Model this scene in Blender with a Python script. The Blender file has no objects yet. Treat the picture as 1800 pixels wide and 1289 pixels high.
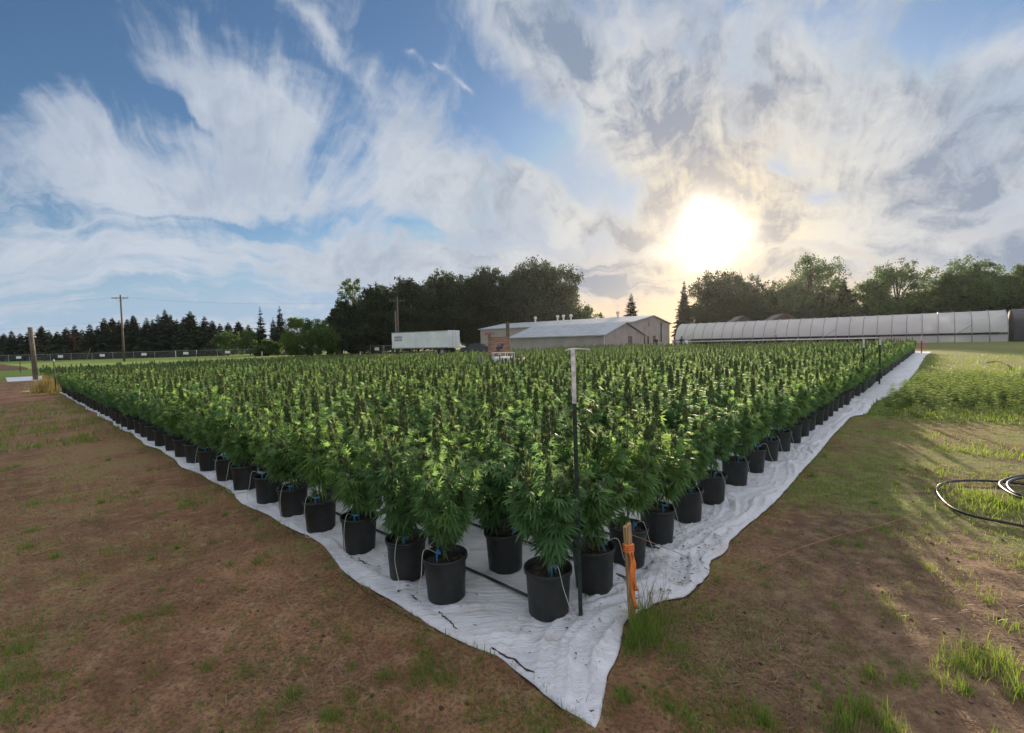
import bpy, math, random
import numpy as np
from mathutils import Matrix, Vector, noise as mnoise
rng = np.random.default_rng(7)
random.seed(7)
SC = bpy.context.scene
COL = SC.collection
R = math.radians

# ------------------------------------------------------------------ camera
CAMH, FPX, CX, CY = 1.7, 830.0, 900.0, 644.5
PITCH, ROLL = 2.73, 1.2
cam_d = bpy.data.cameras.new('camera'); cam = bpy.data.objects.new('camera', cam_d); COL.objects.link(cam)
cam_d.sensor_width = 36; cam_d.lens = 36*FPX/1800; cam_d.clip_end = 6000; cam_d.clip_start = 0.05
CR = Matrix.Rotation(R(90-PITCH), 3, 'X') @ Matrix.Rotation(R(-ROLL), 3, 'Z')
cam.matrix_world = Matrix.Translation((0, 0, CAMH)) @ CR.to_4x4()
SC.camera = cam

def ray(px, py):
    return (CR @ Vector(((px-CX)/FPX, -(py-CY)/FPX, -1))).normalized()
UA = R(47.5); UX, UY = math.cos(UA), math.sin(UA); OX, OY = 0.37, 2.11
def to_uv(x, y): x = x-OX; y = y-OY; return x*UX+y*UY, -x*UY+y*UX
def from_uv(u, v): return OX+u*UX-v*UY, OY+u*UY+v*UX
def gz(x, y):
    u = (x-OX)*UX+(y-OY)*UY
    return 0.0085*min(max(u, 0.0), 95.0)
def G(px, py):
    d = ray(px, py); z = 0.0
    for _ in range(8):
        t = (z-CAMH)/d.z; p = Vector((0, 0, CAMH))+d*t; z = gz(p.x, p.y)
    return Vector((p.x, p.y, z))
def at(px, py, Y):
    d = ray(px, py); return Vector((0, 0, CAMH))+d*(Y/d.y)
def foot(px, Y, py=610):
    p = at(px, py, Y); return Vector((p.x, p.y, gz(p.x, p.y)))
def ae(px, py):
    d = ray(px, py); return math.atan2(d.x, d.y), math.asin(d.z)

# ------------------------------------------------------------------ light
SUN_PX = (1245, 418)
SD = ray(*SUN_PX)
SUN_AZ, SUN_EL = math.atan2(SD.x, SD.y), math.asin(SD.z)
sl = bpy.data.lights.new('sun', 'SUN'); so = bpy.data.objects.new('sun', sl); COL.objects.link(so)
sl.energy = 5.0; sl.angle = R(0.8); sl.color = (1.0, 0.80, 0.56)
so.rotation_euler = (-SD).to_track_quat('-Z', 'Y').to_euler(); so.location = (0, 0, 60)
SC.view_settings.view_transform = 'Standard'; SC.view_settings.look = 'None'
SC.view_settings.exposure = 0.95; SC.view_settings.gamma = 1.0
SC.render.engine = 'CYCLES'
cy = SC.cycles
cy.max_bounces = 6; cy.diffuse_bounces = 3; cy.glossy_bounces = 2; cy.transmission_bounces = 4
cy.transparent_max_bounces = 8; cy.volume_bounces = 0; cy.use_denoising = True
cy.caustics_reflective = False; cy.caustics_refractive = False; cy.sample_clamp_indirect = 4

# ------------------------------------------------------------------ node helper
class NT:
    def __init__(s, tree): s.t = tree; s.n = tree.nodes; s.l = tree.links
    def new(s, typ, **kw):
        n = s.n.new(typ)
        for k, v in kw.items(): setattr(n, k, v)
        return n
    def put(s, sock, val):
        if isinstance(val, bpy.types.NodeSocket): s.l.new(val, sock)
        elif val is not None:
            if isinstance(val, (tuple, list)) and len(val) == 3 and sock.type == 'RGBA': val = (*val, 1)
            sock.default_value = val
    def m(s, op, a, b=None, c=None, clamp=False):
        n = s.new('ShaderNodeMath', operation=op); n.use_clamp = clamp
        s.put(n.inputs[0], a); s.put(n.inputs[1], b); s.put(n.inputs[2], c); return n.outputs[0]
    def vm(s, op, a, b=None, scale=None):
        n = s.new('ShaderNodeVectorMath', operation=op); s.put(n.inputs[0], a); s.put(n.inputs[1], b)
        if scale is not None: s.put(n.inputs['Scale'], scale)
        return n.outputs['Value'] if op in ('DOT_PRODUCT', 'LENGTH', 'DISTANCE') else n.outputs[0]
    def xyz(s, x, y=0.0, z=0.0):
        n = s.new('ShaderNodeCombineXYZ'); s.put(n.inputs[0], x); s.put(n.inputs[1], y); s.put(n.inputs[2], z); return n.outputs[0]
    def sep(s, v):
        n = s.new('ShaderNodeSeparateXYZ'); s.put(n.inputs[0], v); return n.outputs
    def noise(s, vec, scale=5, detail=4, rough=0.5, dist=0.0, color=False):
        n = s.new('ShaderNodeTexNoise'); s.put(n.inputs['Vector'], vec); s.put(n.inputs['Scale'], scale)
        s.put(n.inputs['Detail'], detail); s.put(n.inputs['Roughness'], rough); s.put(n.inputs['Distortion'], dist)
        return n.outputs['Color'] if color else n.outputs['Fac']
    def mapr(s, v, a, b, c=0.0, d=1.0, smooth=True):
        n = s.new('ShaderNodeMapRange'); n.interpolation_type = 'SMOOTHSTEP' if smooth else 'LINEAR'
        s.put(n.inputs[0], v); s.put(n.inputs[1], a); s.put(n.inputs[2], b); s.put(n.inputs[3], c); s.put(n.inputs[4], d)
        return n.outputs[0]
    def mix(s, f, a, b, blend='MIX'):
        n = s.new('ShaderNodeMix', data_type='RGBA', blend_type=blend)
        s.put(n.inputs[0], f); s.put(n.inputs[6], a); s.put(n.inputs[7], b); return n.outputs[2]
    def mapping(s, v, loc=(0, 0, 0), rot=(0, 0, 0), scale=(1, 1, 1), typ='POINT'):
        n = s.new('ShaderNodeMapping', vector_type=typ); s.put(n.inputs[0], v)
        n.inputs[1].default_value = loc; n.inputs[2].default_value = rot; n.inputs[3].default_value = scale
        return n.outputs[0]

# ------------------------------------------------------------------ sky
def build_world():
    w = bpy.data.worlds.new('World'); SC.world = w; w.use_nodes = True
    w.node_tree.nodes.clear(); T = NT(w.node_tree)
    STR = 0.10
    sky = T.new('ShaderNodeTexSky', sky_type='NISHITA'); sky.sun_disc = False
    sky.sun_elevation = SUN_EL; sky.sun_rotation = SUN_AZ
    sky.air_density = 1.0; sky.dust_density = 0.6; sky.ozone_density = 2.5
    gen = T.new('ShaderNodeTexCoord').outputs['Generated']
    d = T.vm('NORMALIZE', gen); x, y, z = T.sep(d)
    A = T.m('ARCTAN2', x, y); E = T.m('ARCSINE', z)
    AE = T.xyz(A, E)
    # gentle domain warp gives feathered, wind-combed edges
    w1 = T.vm('SCALE', T.vm('SUBTRACT', T.noise(AE, 3.2, 3, 0.55, color=True), (0.5, 0.5, 0.5)), scale=0.22)
    w2 = T.vm('SCALE', T.vm('SUBTRACT', T.noise(AE, 13, 4, 0.6, color=True), (0.5, 0.5, 0.5)), scale=0.05)
    P = T.vm('ADD', T.vm('ADD', AE, w1), w2)
    PS = T.vm('ADD', AE, T.vm('SCALE', w1, scale=0.35))
    def blobs(lst):
        acc = None
        for (px, py, rx, ry, rot, amp) in lst:
            a0, e0 = ae(px, py)
            ax = abs(ae(px+5, py)[0]-ae(px-5, py)[0])/10; ey = abs(ae(px, py+5)[1]-ae(px, py-5)[1])/10
            mp = T.mapping(P, (a0, e0, 0), (0, 0, R(rot)), (rx*ax, ry*ey, 1), 'TEXTURE')
            g = T.new('ShaderNodeTexGradient', gradient_type='QUADRATIC_SPHERE'); T.l.new(mp, g.inputs[0])
            acc = T.m('MULTIPLY', g.outputs['Fac'], amp) if acc is None else T.m('MULTIPLY_ADD', g.outputs['Fac'], amp, acc)
        return acc
    # where clouds stand (pixel-measured centre and half sizes, turned into azimuth / elevation)
    dens = blobs([
        (395, 185, 250, 170, -6, 1.6), (470, 250, 260, 130, 0, 1.2), (140, 290, 330, 150, -12, 1.7), (280, 330, 280, 90, 0, 0.7),
        (720, 280, 200, 240, 6, 1.5), (770, 330, 150, 130, 20, 0.8), (480, 340, 520, 130, 0, 0.9),
        (90, 400, 400, 70, 0, 1.0), (430, 450, 700, 55, 0, 1.3), (280, 505, 700, 26, 0, -0.8), (150, 560, 500, 26, 0, -0.6), (330, 425, 260, 18, -3, -0.7), (900, 470, 520, 80, 0, 1.5), (760, 370, 300, 110, 0, 0.9), (60, 480, 400, 40, 0, 0.3), (1050, 500, 400, 50, 0, 0.8), (250, 530, 800, 36, 0, 0.5),
        (600, 410, 420, 70, 0, 0.6),
        (545, 50, 250, 70, -42, 1.0), (712, 95, 44, 26, -25, 1.2), (765, 118, 30, 14, -25, 0.8), (812, 142, 60, 20, -8, 1.1),
        (930, 60, 420, 150, -30, 1.5), (1080, 180, 460, 140, -38, 1.6), (1350, 120, 620, 330, 0, 1.0), (1280, 290, 460, 180, -10, 1.1),
        (1650, 260, 520, 330, 0, 1.0), (920, 320, 170, 90, 0, 1.5), (1010, 390, 280, 90, -10, 1.2), (1250, 370, 300, 110, 0, 0.8), (1480, 410, 460, 70, -14, 1.3),
        (1640, 425, 420, 36, -8, 0.9),
        # clear gaps
        (60, 60, 380, 220, 0, -1.4), (700, 60, 170, 150, -30, -1.0), (930, 225, 210, 90, -44, -2.0), (320, 210, 150, 28, -25, -1.4),
        (590, 392, 190, 30, 0, -1.4), (730, 412, 150, 26, 0, -1.2), (1345, 305, 100, 40, -15, -1.6), (1275, 245, 90, 60, 0, -1.0),
        (1330, 130, 110, 90, 0, -0.8), (1110, 355, 80, 55, 0, -1.4), (1010, 432, 170, 30, 0, -1.0), (1640, 390, 300, 60, 0, -0.9), (1700, 40, 260, 100, 0, -1.0),
        (1480, 452, 300, 26, -8, -1.5), (1420, 350, 90, 34, 0, -1.1), (1720, 200, 160, 80, 20, -0.6), (560, 290, 120, 70, 25, -0.5),
    ])
    # combed streaks that run out radially from two points, plus soft turbulence
    def streak(px, py, ka, kr, seed):
        a0, e0 = ae(px, py)
        rel = T.vm('SUBTRACT', PS, (a0, e0, 0)); rx, ry, _ = T.sep(rel)
        ang = T.m('ARCTAN2', ry, rx); rad = T.vm('LENGTH', rel)
        return T.noise(T.xyz(T.m('MULTIPLY', ang, ka), T.m('MULTIPLY', rad, kr), seed), 1.0, 6, 0.6, 0.0)
    s1 = streak(430, 560, 11.0, 2.6, 1.3); s2 = streak(1330, 640, 8.0, 2.4, 5.1)
    st = T.mix(T.mapr(A, -0.25, 0.05), s1, s2)
    st = T.new('ShaderNodeRGBToBW'), st
    T.l.new(st[1], st[0].inputs[0]); st = st[0].outputs[0]
    lay = T.vm('SCALE', T.xyz(x, y), scale=T.m('DIVIDE', 1.0, T.m('ADD', z, 0.09)))
    band = T.noise(T.mapping(lay, scale=(0.8, 1.4, 1)), 1.5, 6, 0.6, 0.6)
    puff = T.noise(P, 5.5, 7, 0.62, 0.4)
    fine = T.noise(P, 24, 5, 0.6, 0.2)
    low = T.mapr(E, 0.10, 0.30)
    fib = T.mix(T.mapr(A, -0.25, 0.05), streak(430, 640, 30.0, 6.5, 2.7), streak(1330, 760, 22.0, 6.0, 9.1))
    fb = T.new('ShaderNodeRGBToBW'); T.l.new(fib, fb.inputs[0]); fib = T.m('MULTIPLY', T.m('SUBTRACT', fb.outputs[0], 0.5), low)
    st = T.m('MULTIPLY', T.m('SUBTRACT', st, 0.5), T.m('MULTIPLY', low, 2.0))
    st = T.m('MULTIPLY_ADD', fib, 1.3, st)
    dd = T.m('MULTIPLY_ADD', st, 0.62, dens)
    dd = T.m('MULTIPLY_ADD', T.m('SUBTRACT', puff, 0.5), 2.6, dd)
    dd = T.m('MULTIPLY_ADD', T.m('SUBTRACT', band, 0.5), T.mapr(E, 0.35, 0.05, 0.3, 1.1), dd)
    dd = T.m('MULTIPLY_ADD', T.m('SUBTRACT', fine, 0.5), 1.0, dd)
    # added cloud cover out of view, behind and above; also masks the fill light
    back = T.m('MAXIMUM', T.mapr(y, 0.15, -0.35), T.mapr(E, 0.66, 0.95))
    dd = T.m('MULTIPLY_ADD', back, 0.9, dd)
    strip = T.noise(T.mapping(P, rot=(0, 0, R(-4)), scale=(2.2, 20, 1)), 1.0, 6, 0.62, 0.2)
    dd = T.m('MULTIPLY_ADD', T.m('MULTIPLY', T.m('SUBTRACT', strip, 0.44), T.mapr(E, 0.34, 0.14)), 6.0, dd)
    dd = T.m('MULTIPLY_ADD', T.mapr(A, -0.05, 0.25), 0.40, dd)
    cover = T.mapr(dd, -0.12, 1.42, 0.0, 0.96)
    # ripple band low on the left
    rip = T.noise(T.mapping(AE, rot=(0, 0, R(20)), scale=(1.0, 2.2, 1)), 55, 3, 0.5, 0.8)
    a0, e0 = ae(480, 452)
    rb = T.mapping(P, (a0, e0, 0), (0, 0, 0), (0.62, 0.03, 1), 'TEXTURE')
    gr = T.new('ShaderNodeTexGradient', gradient_type='QUADRATIC_SPHERE'); T.l.new(rb, gr.inputs[0])
    rip = T.m('MULTIPLY', gr.outputs['Fac'], T.mapr(rip, 0.42, 0.62))
    cover = T.m('MAXIMUM', cover, T.m('MULTIPLY', rip, 0.9))
    # brightness of the cloud: thin edges and the side towards the sun glow, thick hearts go slate grey
    sd = T.vm('DOT_PRODUCT', d, tuple(SD)); th = T.m('ARCCOSINE', T.m('MINIMUM', sd, 0.99999))
    sunw = T.m('POWER', 2.718, T.m('MULTIPLY', th, -3.2))
    sunn = T.m('POWER', 2.718, T.m('MULTIPLY', th, -6.5))
    shn = T.noise(T.vm('ADD', P, (0.35, -0.27, 0.0)), 5.0, 6, 0.6, 0.3)
    thick = T.mapr(dd, 0.1, 2.2)
    rgt = T.mapr(A, -0.35, 0.25)
    shn = T.m('MULTIPLY_ADD', T.m('SUBTRACT', fine, 0.5), 0.25, T.m('MULTIPLY_ADD', fib, 0.22, shn))
    grey = T.m('MULTIPLY', T.mapr(shn, 0.36, 0.68), T.m('MULTIPLY_ADD', thick, T.m('MULTIPLY_ADD', rgt, 0.55, 0.45), T.m('MULTIPLY_ADD', rgt, 0.30, 0.1)), clamp=True)
    lit = T.mix(sunw, (0.64, 0.70, 0.78), (0.86, 0.79, 0.64))
    lit = T.mix(T.mapr(sunn, 0.12, 0.75), lit, (0.92, 0.76, 0.52))
    shade = T.mix(sunw, (0.27, 0.36, 0.49), (0.30, 0.32, 0.38))
    ccol = T.mix(grey, lit, shade)
    # unseen cloud overhead and behind the viewer, brightened as added fill for the ground
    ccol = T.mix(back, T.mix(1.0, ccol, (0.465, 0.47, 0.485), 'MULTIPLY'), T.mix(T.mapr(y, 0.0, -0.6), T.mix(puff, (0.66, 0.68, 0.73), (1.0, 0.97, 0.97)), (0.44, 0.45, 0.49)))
    # low sky: pale on the left, amber under the sun
    hor = T.mapr(E, 0.26, 0.02)
    amber = T.m('MULTIPLY', T.mapr(E, 0.13, -0.02), T.mapr(th, 0.50, 0.08))
    pale = T.mix(T.mapr(th, 0.75, 0.15), (0.20, 0.27, 0.355), (0.45, 0.34, 0.22))
    skyc = T.mix(1.0, sky.outputs[0], (STR, STR, STR), 'MULTIPLY')
    skyc = T.mix(1.0, skyc, (0.52, 0.60, 0.68), 'MULTIPLY')
    skyc = T.mix(1.0, skyc, (0.21, 0.265, 0.35), 'DARKEN')
    skyc = T.mix(T.m('MULTIPLY', hor, 0.95), skyc, pale)
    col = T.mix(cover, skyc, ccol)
    col = T.mix(T.m('MULTIPLY', amber, 0.95), col, T.mix(T.mapr(E, 0.03, 0.17), (0.56, 0.29, 0.12), (0.54, 0.41, 0.25)))
    # the sun itself behind thin cloud
    ga, ge = SUN_AZ, SUN_EL
    wb = T.vm('ADD', AE, T.vm('SCALE', T.vm('SUBTRACT', T.noise(AE, 8, 5, 0.62, color=True), (0.5, 0.5, 0.5)), scale=0.09))
    rr = T.vm('LENGTH', T.mapping(wb, (ga, ge, 0), (0, 0, 0), (1.12, 1, 1), 'TEXTURE'))
    q2 = T.m('MULTIPLY', rr, 22.5)
    core = T.m('POWER', 2.718, T.m('MULTIPLY', T.m('MULTIPLY', q2, q2), -1.0))
    halo = T.m('POWER', 2.718, T.m('MULTIPLY', rr, -9.0))
    col = T.mix(1.0, col, T.mix(halo, (0, 0, 0), (0.40, 0.29, 0.14)), 'ADD')
    col = T.mix(1.0, col, T.mix(core, (0, 0, 0), (2.2, 1.9, 1.4)), 'ADD')
    # below the horizon the sky is only a dim earth tone
    col = T.mix(T.mapr(E, -0.01, -0.05), col, (0.10, 0.09, 0.07))
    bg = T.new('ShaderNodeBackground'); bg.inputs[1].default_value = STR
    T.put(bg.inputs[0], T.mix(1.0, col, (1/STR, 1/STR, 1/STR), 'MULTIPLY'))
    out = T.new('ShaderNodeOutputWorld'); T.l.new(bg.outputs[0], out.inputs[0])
    w.cycles.sampling_method = 'MANUAL'; w.cycles.sample_map_resolution = 1024
build_world()

# ------------------------------------------------------------------ materials
def mat(name):
    m = bpy.data.materials.new(name); m.use_nodes = True; m.node_tree.nodes.clear()
    T = NT(m.node_tree); o = T.new('ShaderNodeOutputMaterial'); return m, T, o
def simple(name, col, rough=0.7, metal=0.0, var=0.25, scale=6.0, bump=0.0, bscale=40, spec=0.5, col2=None, streak=None):
    m, T, o = mat(name)
    p = T.new('ShaderNodeBsdfPrincipled'); T.l.new(p.outputs[0], o.inputs[0])
    oc = T.new('ShaderNodeTexCoord').outputs['Object']
    if streak: oc = T.mapping(oc, scale=streak)
    n = T.noise(oc, scale, 5, 0.6)
    c2 = col2 or tuple(max(0, c*(1-var*1.6)) for c in col)
    T.put(p.inputs['Base Color'], T.mix(T.mapr(n, 0.3, 0.7), c2, tuple(c*(1+var*0.4) for c in col)))
    T.put(p.inputs['Roughness'], T.mapr(T.noise(oc, scale*2.3, 3), 0.3, 0.7, rough*0.85, min(1, rough*1.12)))
    p.inputs['Metallic'].default_value = metal; p.inputs['Specular IOR Level'].default_value = spec
    if bump:
        b = T.new('ShaderNodeBump'); b.inputs['Strength'].default_value = bump; b.inputs['Distance'].default_value = 0.02
        T.put(b.inputs['Height'], T.noise(oc, bscale, 4, 0.6)); T.l.new(b.outputs[0], p.inputs['Normal'])
    return m
def leafmat(name, dark, light, trans, tmix=0.45, rough=0.5, spec=0.35, vary=0.0):
    """leaf: reflective face plus light that passes through the blade; tint is per leaf"""
    m, T, o = mat(name)
    at_ = T.new('ShaderNodeAttribute', attribute_name='tint')
    c = T.mix(at_.outputs['Fac'], dark, light)
    tc = T.mix(at_.outputs['Fac'], tuple(x*0.7 for x in trans), trans)
    if vary:      # plant to plant: some yellower, some deeper green
        oi = T.new('ShaderNodeObjectInfo').outputs['Random']; k = T.mix(oi, (1-vary, 1-vary*.6, 1.0), (1+vary*1.3, 1+vary*.7, 1-vary*.4))
        c = T.mix(1.0, c, k, 'MULTIPLY'); tc = T.mix(1.0, tc, k, 'MULTIPLY')
    p = T.new('ShaderNodeBsdfPrincipled'); T.put(p.inputs['Base Color'], c); p.inputs['Roughness'].default_value = rough
    p.inputs['Specular IOR Level'].default_value = spec
    t = T.new('ShaderNodeBsdfTranslucent'); T.put(t.inputs[0], tc)
    x = T.new('ShaderNodeMixShader'); x.inputs[0].default_value = tmix
    T.l.new(p.outputs[0], x.inputs[1]); T.l.new(t.outputs[0], x.inputs[2]); T.l.new(x.outputs[0], o.inputs[0])
    return m
M = {}
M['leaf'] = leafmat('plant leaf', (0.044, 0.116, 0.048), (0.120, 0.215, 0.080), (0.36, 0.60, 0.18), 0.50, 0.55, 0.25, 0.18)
M['bud'] = leafmat('flower bud', (0.052, 0.095, 0.044), (0.165, 0.220, 0.090), (0.40, 0.50, 0.17), 0.34, 0.8, 0.2)
M['stem'] = simple('green stem', (0.10, 0.14, 0.05), 0.7, scale=20)
M['pot'] = simple('black plastic pot', (0.007, 0.012, 0.012), 0.5, var=0.5, scale=7, col2=(0.020, 0.021, 0.018), bump=0.15, bscale=60)
M['soil'] = simple('potting soil', (0.06, 0.042, 0.03), 0.95, var=0.6, scale=30, bump=0.8, bscale=50)
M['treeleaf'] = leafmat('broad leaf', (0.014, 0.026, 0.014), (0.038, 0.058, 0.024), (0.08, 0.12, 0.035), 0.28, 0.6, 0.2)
M['treegold'] = leafmat('sunlit broad leaf', (0.026, 0.060, 0.022), (0.070, 0.120, 0.036), (0.16, 0.27, 0.06), 0.35, 0.6, 0.2)  # paler copy of broad leaf, sunlit tone put into its colour
M['bushleaf'] = leafmat('bush leaf', (0.030, 0.065, 0.015), (0.075, 0.125, 0.025), (0.16, 0.25, 0.04), 0.3, 0.6, 0.2)
M['needle'] = leafmat('conifer needles', (0.014, 0.028, 0.016), (0.040, 0.056, 0.026), (0.06, 0.08, 0.03), 0.2, 0.7, 0.2)
M['needlebrown'] = leafmat('browning conifer needles', (0.035, 0.032, 0.018), (0.075, 0.060, 0.030), (0.08, 0.07, 0.03), 0.2, 0.7, 0.2)
M['bark'] = simple('bark', (0.075, 0.055, 0.042), 0.95, var=0.5, scale=4, bump=0.7, bscale=12)
M['grass'] = leafmat('grass blade', (0.060, 0.125, 0.026), (0.155, 0.225, 0.045), (0.36, 0.50, 0.07), 0.45)
M['weed'] = leafmat('weed leaf', (0.07, 0.135, 0.028), (0.165, 0.225, 0.05), (0.44, 0.56, 0.11), 0.5)
M['straw'] = leafmat('dry straw', (0.14, 0.09, 0.05), (0.36, 0.25, 0.14), (0.3, 0.2, 0.1), 0.25)
M['goldgrass'] = leafmat('golden dry grass', (0.28, 0.22, 0.08), (0.48, 0.40, 0.16), (0.5, 0.42, 0.14), 0.4)
M['clod'] = simple('dirt clod', (0.20, 0.115, 0.070), 0.95, var=0.5, scale=10, bump=0.5)
M['wood'] = simple('raw stake wood', (0.46, 0.29, 0.14), 0.8, var=0.4, scale=5, streak=(14, 14, 1), bump=0.3)
M['oldwood'] = simple('weathered wood', (0.17, 0.135, 0.105), 0.9, var=0.5, scale=4, streak=(10, 10, 1), bump=0.4)
M['redwood'] = simple('reddish boards', (0.30, 0.17, 0.12), 0.85, var=0.4, scale=3, streak=(1, 1, 9))
M['orange'] = simple('orange ribbon', (0.85, 0.23, 0.05), 0.5, var=0.2)
M['twine'] = simple('orange twine', (0.34, 0.17, 0.08), 0.8, var=0.3)
M['postgreen'] = simple('dark green steel', (0.012, 0.035, 0.026), 0.5, var=0.4, scale=20)
M['postwhite'] = simple('white paint', (0.72, 0.70, 0.68), 0.6, var=0.25, scale=25)
M['white'] = simple('white plastic', (0.75, 0.75, 0.75), 0.5, var=0.12)
M['tubewhite'] = simple('thin pale tube', (0.48, 0.47, 0.44), 0.4, var=0.1)
M['blue'] = simple('blue plastic', (0.05, 0.28, 0.62), 0.45, var=0.15)
M['hose'] = simple('black poly pipe', (0.022, 0.022, 0.024), 0.38, var=0.4, scale=12)
M['wall'] = simple('beige steel wall', (0.34, 0.30, 0.275), 0.6, var=0.12, scale=0.7)
M['wall2'] = simple('tan steel wall', (0.38, 0.34, 0.29), 0.6, var=0.12, scale=0.7)
M['roof'] = simple('pale metal roof', (0.36, 0.39, 0.42), 0.5, var=0.12, scale=0.8)
M['roof2'] = simple('dark shingle roof', (0.19, 0.165, 0.15), 0.85, var=0.3, scale=2)
M['dark'] = simple('dark glass', (0.02, 0.025, 0.03), 0.15, var=0.2)
M['trim'] = simple('brown door', (0.10, 0.065, 0.06), 0.6, var=0.2)
M['trailer'] = simple('white trailer side', (0.72, 0.73, 0.75), 0.45, var=0.10, scale=0.6)
M['grey'] = simple('grey metal', (0.30, 0.31, 0.32), 0.5, var=0.2, metal=0.4)
M['galv'] = simple('galvanised steel', (0.34, 0.35, 0.36), 0.5, var=0.2, metal=0.5)
M['matte'] = simple('dull black pipe', (0.02, 0.02, 0.02), 0.95, spec=0.05)
M['rubber'] = simple('rubber', (0.02, 0.02, 0.02), 0.8)
M['carpaint'] = simple('dark blue car paint', (0.015, 0.022, 0.05), 0.25, var=0.1)
M['blacktarp'] = simple('black tarp', (0.016, 0.018, 0.024), 0.45, var=0.4, scale=0.8, bump=0.4, bscale=3)
M['red'] = simple('faded red lettering', (0.35, 0.10, 0.09), 0.6)
M['sign'] = simple('white sign', (0.72, 0.72, 0.72), 0.6, var=0.08)
M['skin'] = simple('skin', (0.42, 0.26, 0.19), 0.6, var=0.1)
M['hair'] = simple('dark hair', (0.02, 0.015, 0.012), 0.6)
M['shirtdark'] = simple('dark shirt', (0.035, 0.035, 0.045), 0.9)
M['shirtblue'] = simple('pale blue shirt', (0.42, 0.50, 0.66), 0.9)
M['jeans'] = simple('dark trousers', (0.04, 0.05, 0.08), 0.9)
M['cap'] = simple('pale cap', (0.55, 0.52, 0.48), 0.8)
M['yellow'] = simple('yellowed plastic', (0.62, 0.48, 0.25), 0.5, var=0.2)
M['concrete'] = simple('concrete', (0.30, 0.29, 0.28), 0.9)

def film_mat():
    m, T, o = mat('greenhouse film')
    oc = T.new('ShaderNodeTexCoord').outputs['Object']
    n = T.noise(oc, 0.5, 4, 0.6)
    c = T.mix(T.mapr(n, 0.35, 0.65), (0.72, 0.71, 0.70), (0.84, 0.82, 0.80))
    df = T.new('ShaderNodeBsdfPrincipled'); T.put(df.inputs['Base Color'], c); df.inputs['Roughness'].default_value = 0.45
    tr = T.new('ShaderNodeBsdfTranslucent'); T.put(tr.inputs[0], (0.90, 0.87, 0.82))
    tp = T.new('ShaderNodeBsdfTransparent'); T.put(tp.inputs[0], (0.9, 0.9, 0.9))
    a = T.new('ShaderNodeMixShader'); a.inputs[0].default_value = 0.42
    T.l.new(df.outputs[0], a.inputs[1]); T.l.new(tr.outputs[0], a.inputs[2])
    b = T.new('ShaderNodeMixShader'); b.inputs[0].default_value = 0.24
    T.l.new(a.outputs[0], b.inputs[1]); T.l.new(tp.outputs[0], b.inputs[2]); T.l.new(b.outputs[0], o.inputs[0])
    return m
M['film'] = film_mat()
def mesh_mat():
    m, T, o = mat('chain link'); oc = T.new('ShaderNodeTexCoord').outputs['Object']
    x, y, z = T.sep(oc)
    def wires(e): return T.m('LESS_THAN', T.m('FRACT', T.m('MULTIPLY', e, 9.0)), 0.06)
    k = T.m('MAXIMUM', wires(T.m('ADD', x, z)), wires(T.m('SUBTRACT', x, z)))
    p = T.new('ShaderNodeBsdfPrincipled'); T.put(p.inputs['Base Color'], (0.28, 0.29, 0.30)); p.inputs['Metallic'].default_value = 0.4
    tp = T.new('ShaderNodeBsdfTransparent'); a = T.new('ShaderNodeMixShader')
    T.l.new(k, a.inputs[0]); T.l.new(tp.outputs[0], a.inputs[1]); T.l.new(p.outputs[0], a.inputs[2]); T.l.new(a.outputs[0], o.inputs[0])
    return m
M['chain'] = mesh_mat()
def ground_mat():
    m, T, o = mat('bare soil with grass'); p = T.new('ShaderNodeBsdfPrincipled'); T.l.new(p.outputs[0], o.inputs[0])
    pos = T.new('ShaderNodeNewGeometry').outputs['Position']
    ga = T.new('ShaderNodeAttribute', attribute_name='grassy').outputs['Fac']
    ta = T.new('ShaderNodeAttribute', attribute_name='tan').outputs['Fac']
    n1 = T.noise(pos, 0.9, 6, 0.62); n2 = T.noise(pos, 7, 6, 0.65); n3 = T.noise(pos, 45, 4, 0.6)
    dirt = T.mix(T.mapr(n1, 0.3, 0.7), (0.158, 0.080, 0.043), (0.345, 0.190, 0.104))
    dirt = T.mix(T.m('MULTIPLY', T.mapr(n2, 0.45, 0.75), 0.7), dirt, (0.42, 0.27, 0.16))
    dirt = T.mix(T.m('MULTIPLY', T.mapr(n3, 0.55, 0.40), 0.55), dirt, (0.080, 0.048, 0.030))
    dirt = T.mix(T.m('MULTIPLY', ta, 0.55), dirt, T.mix(T.mapr(n2, 0.35, 0.65), (0.075, 0.058, 0.045), (0.22, 0.16, 0.11)))
    gm = T.m('ADD', ga, T.m('ADD', T.m('MULTIPLY', T.m('SUBTRACT', n1, 0.5), 1.2), T.m('MULTIPLY', T.m('SUBTRACT', n2, 0.5), 1.1)))
    gcol = T.mix(T.mapr(n2, 0.3, 0.7), (0.070, 0.115, 0.026), (0.175, 0.205, 0.055))
    gcol = T.mix(T.mapr(ga, 0.9, 1.6), gcol, (0.15, 0.23, 0.045))
    T.put(p.inputs['Base Color'], T.mix(T.m('MULTIPLY', T.mapr(gm, 0.36, 0.85, 0.0, 1.0), T.mapr(T.m('ADD', n3, T.m('MULTIPLY', ga, 0.5)), 0.45, 0.85, 0.15, 0.9)), dirt, gcol))
    p.inputs['Roughness'].default_value = 0.95; p.inputs['Specular IOR Level'].default_value = 0.2
    b = T.new('ShaderNodeBump'); b.inputs['Strength'].default_value = 1.0; b.inputs['Distance'].default_value = 0.05
    T.put(b.inputs['Height'], T.m('ADD', n2, T.m('MULTIPLY', n3, 0.5))); T.l.new(b.outputs[0], p.inputs['Normal'])
    return m
M['ground'] = ground_mat()
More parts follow.
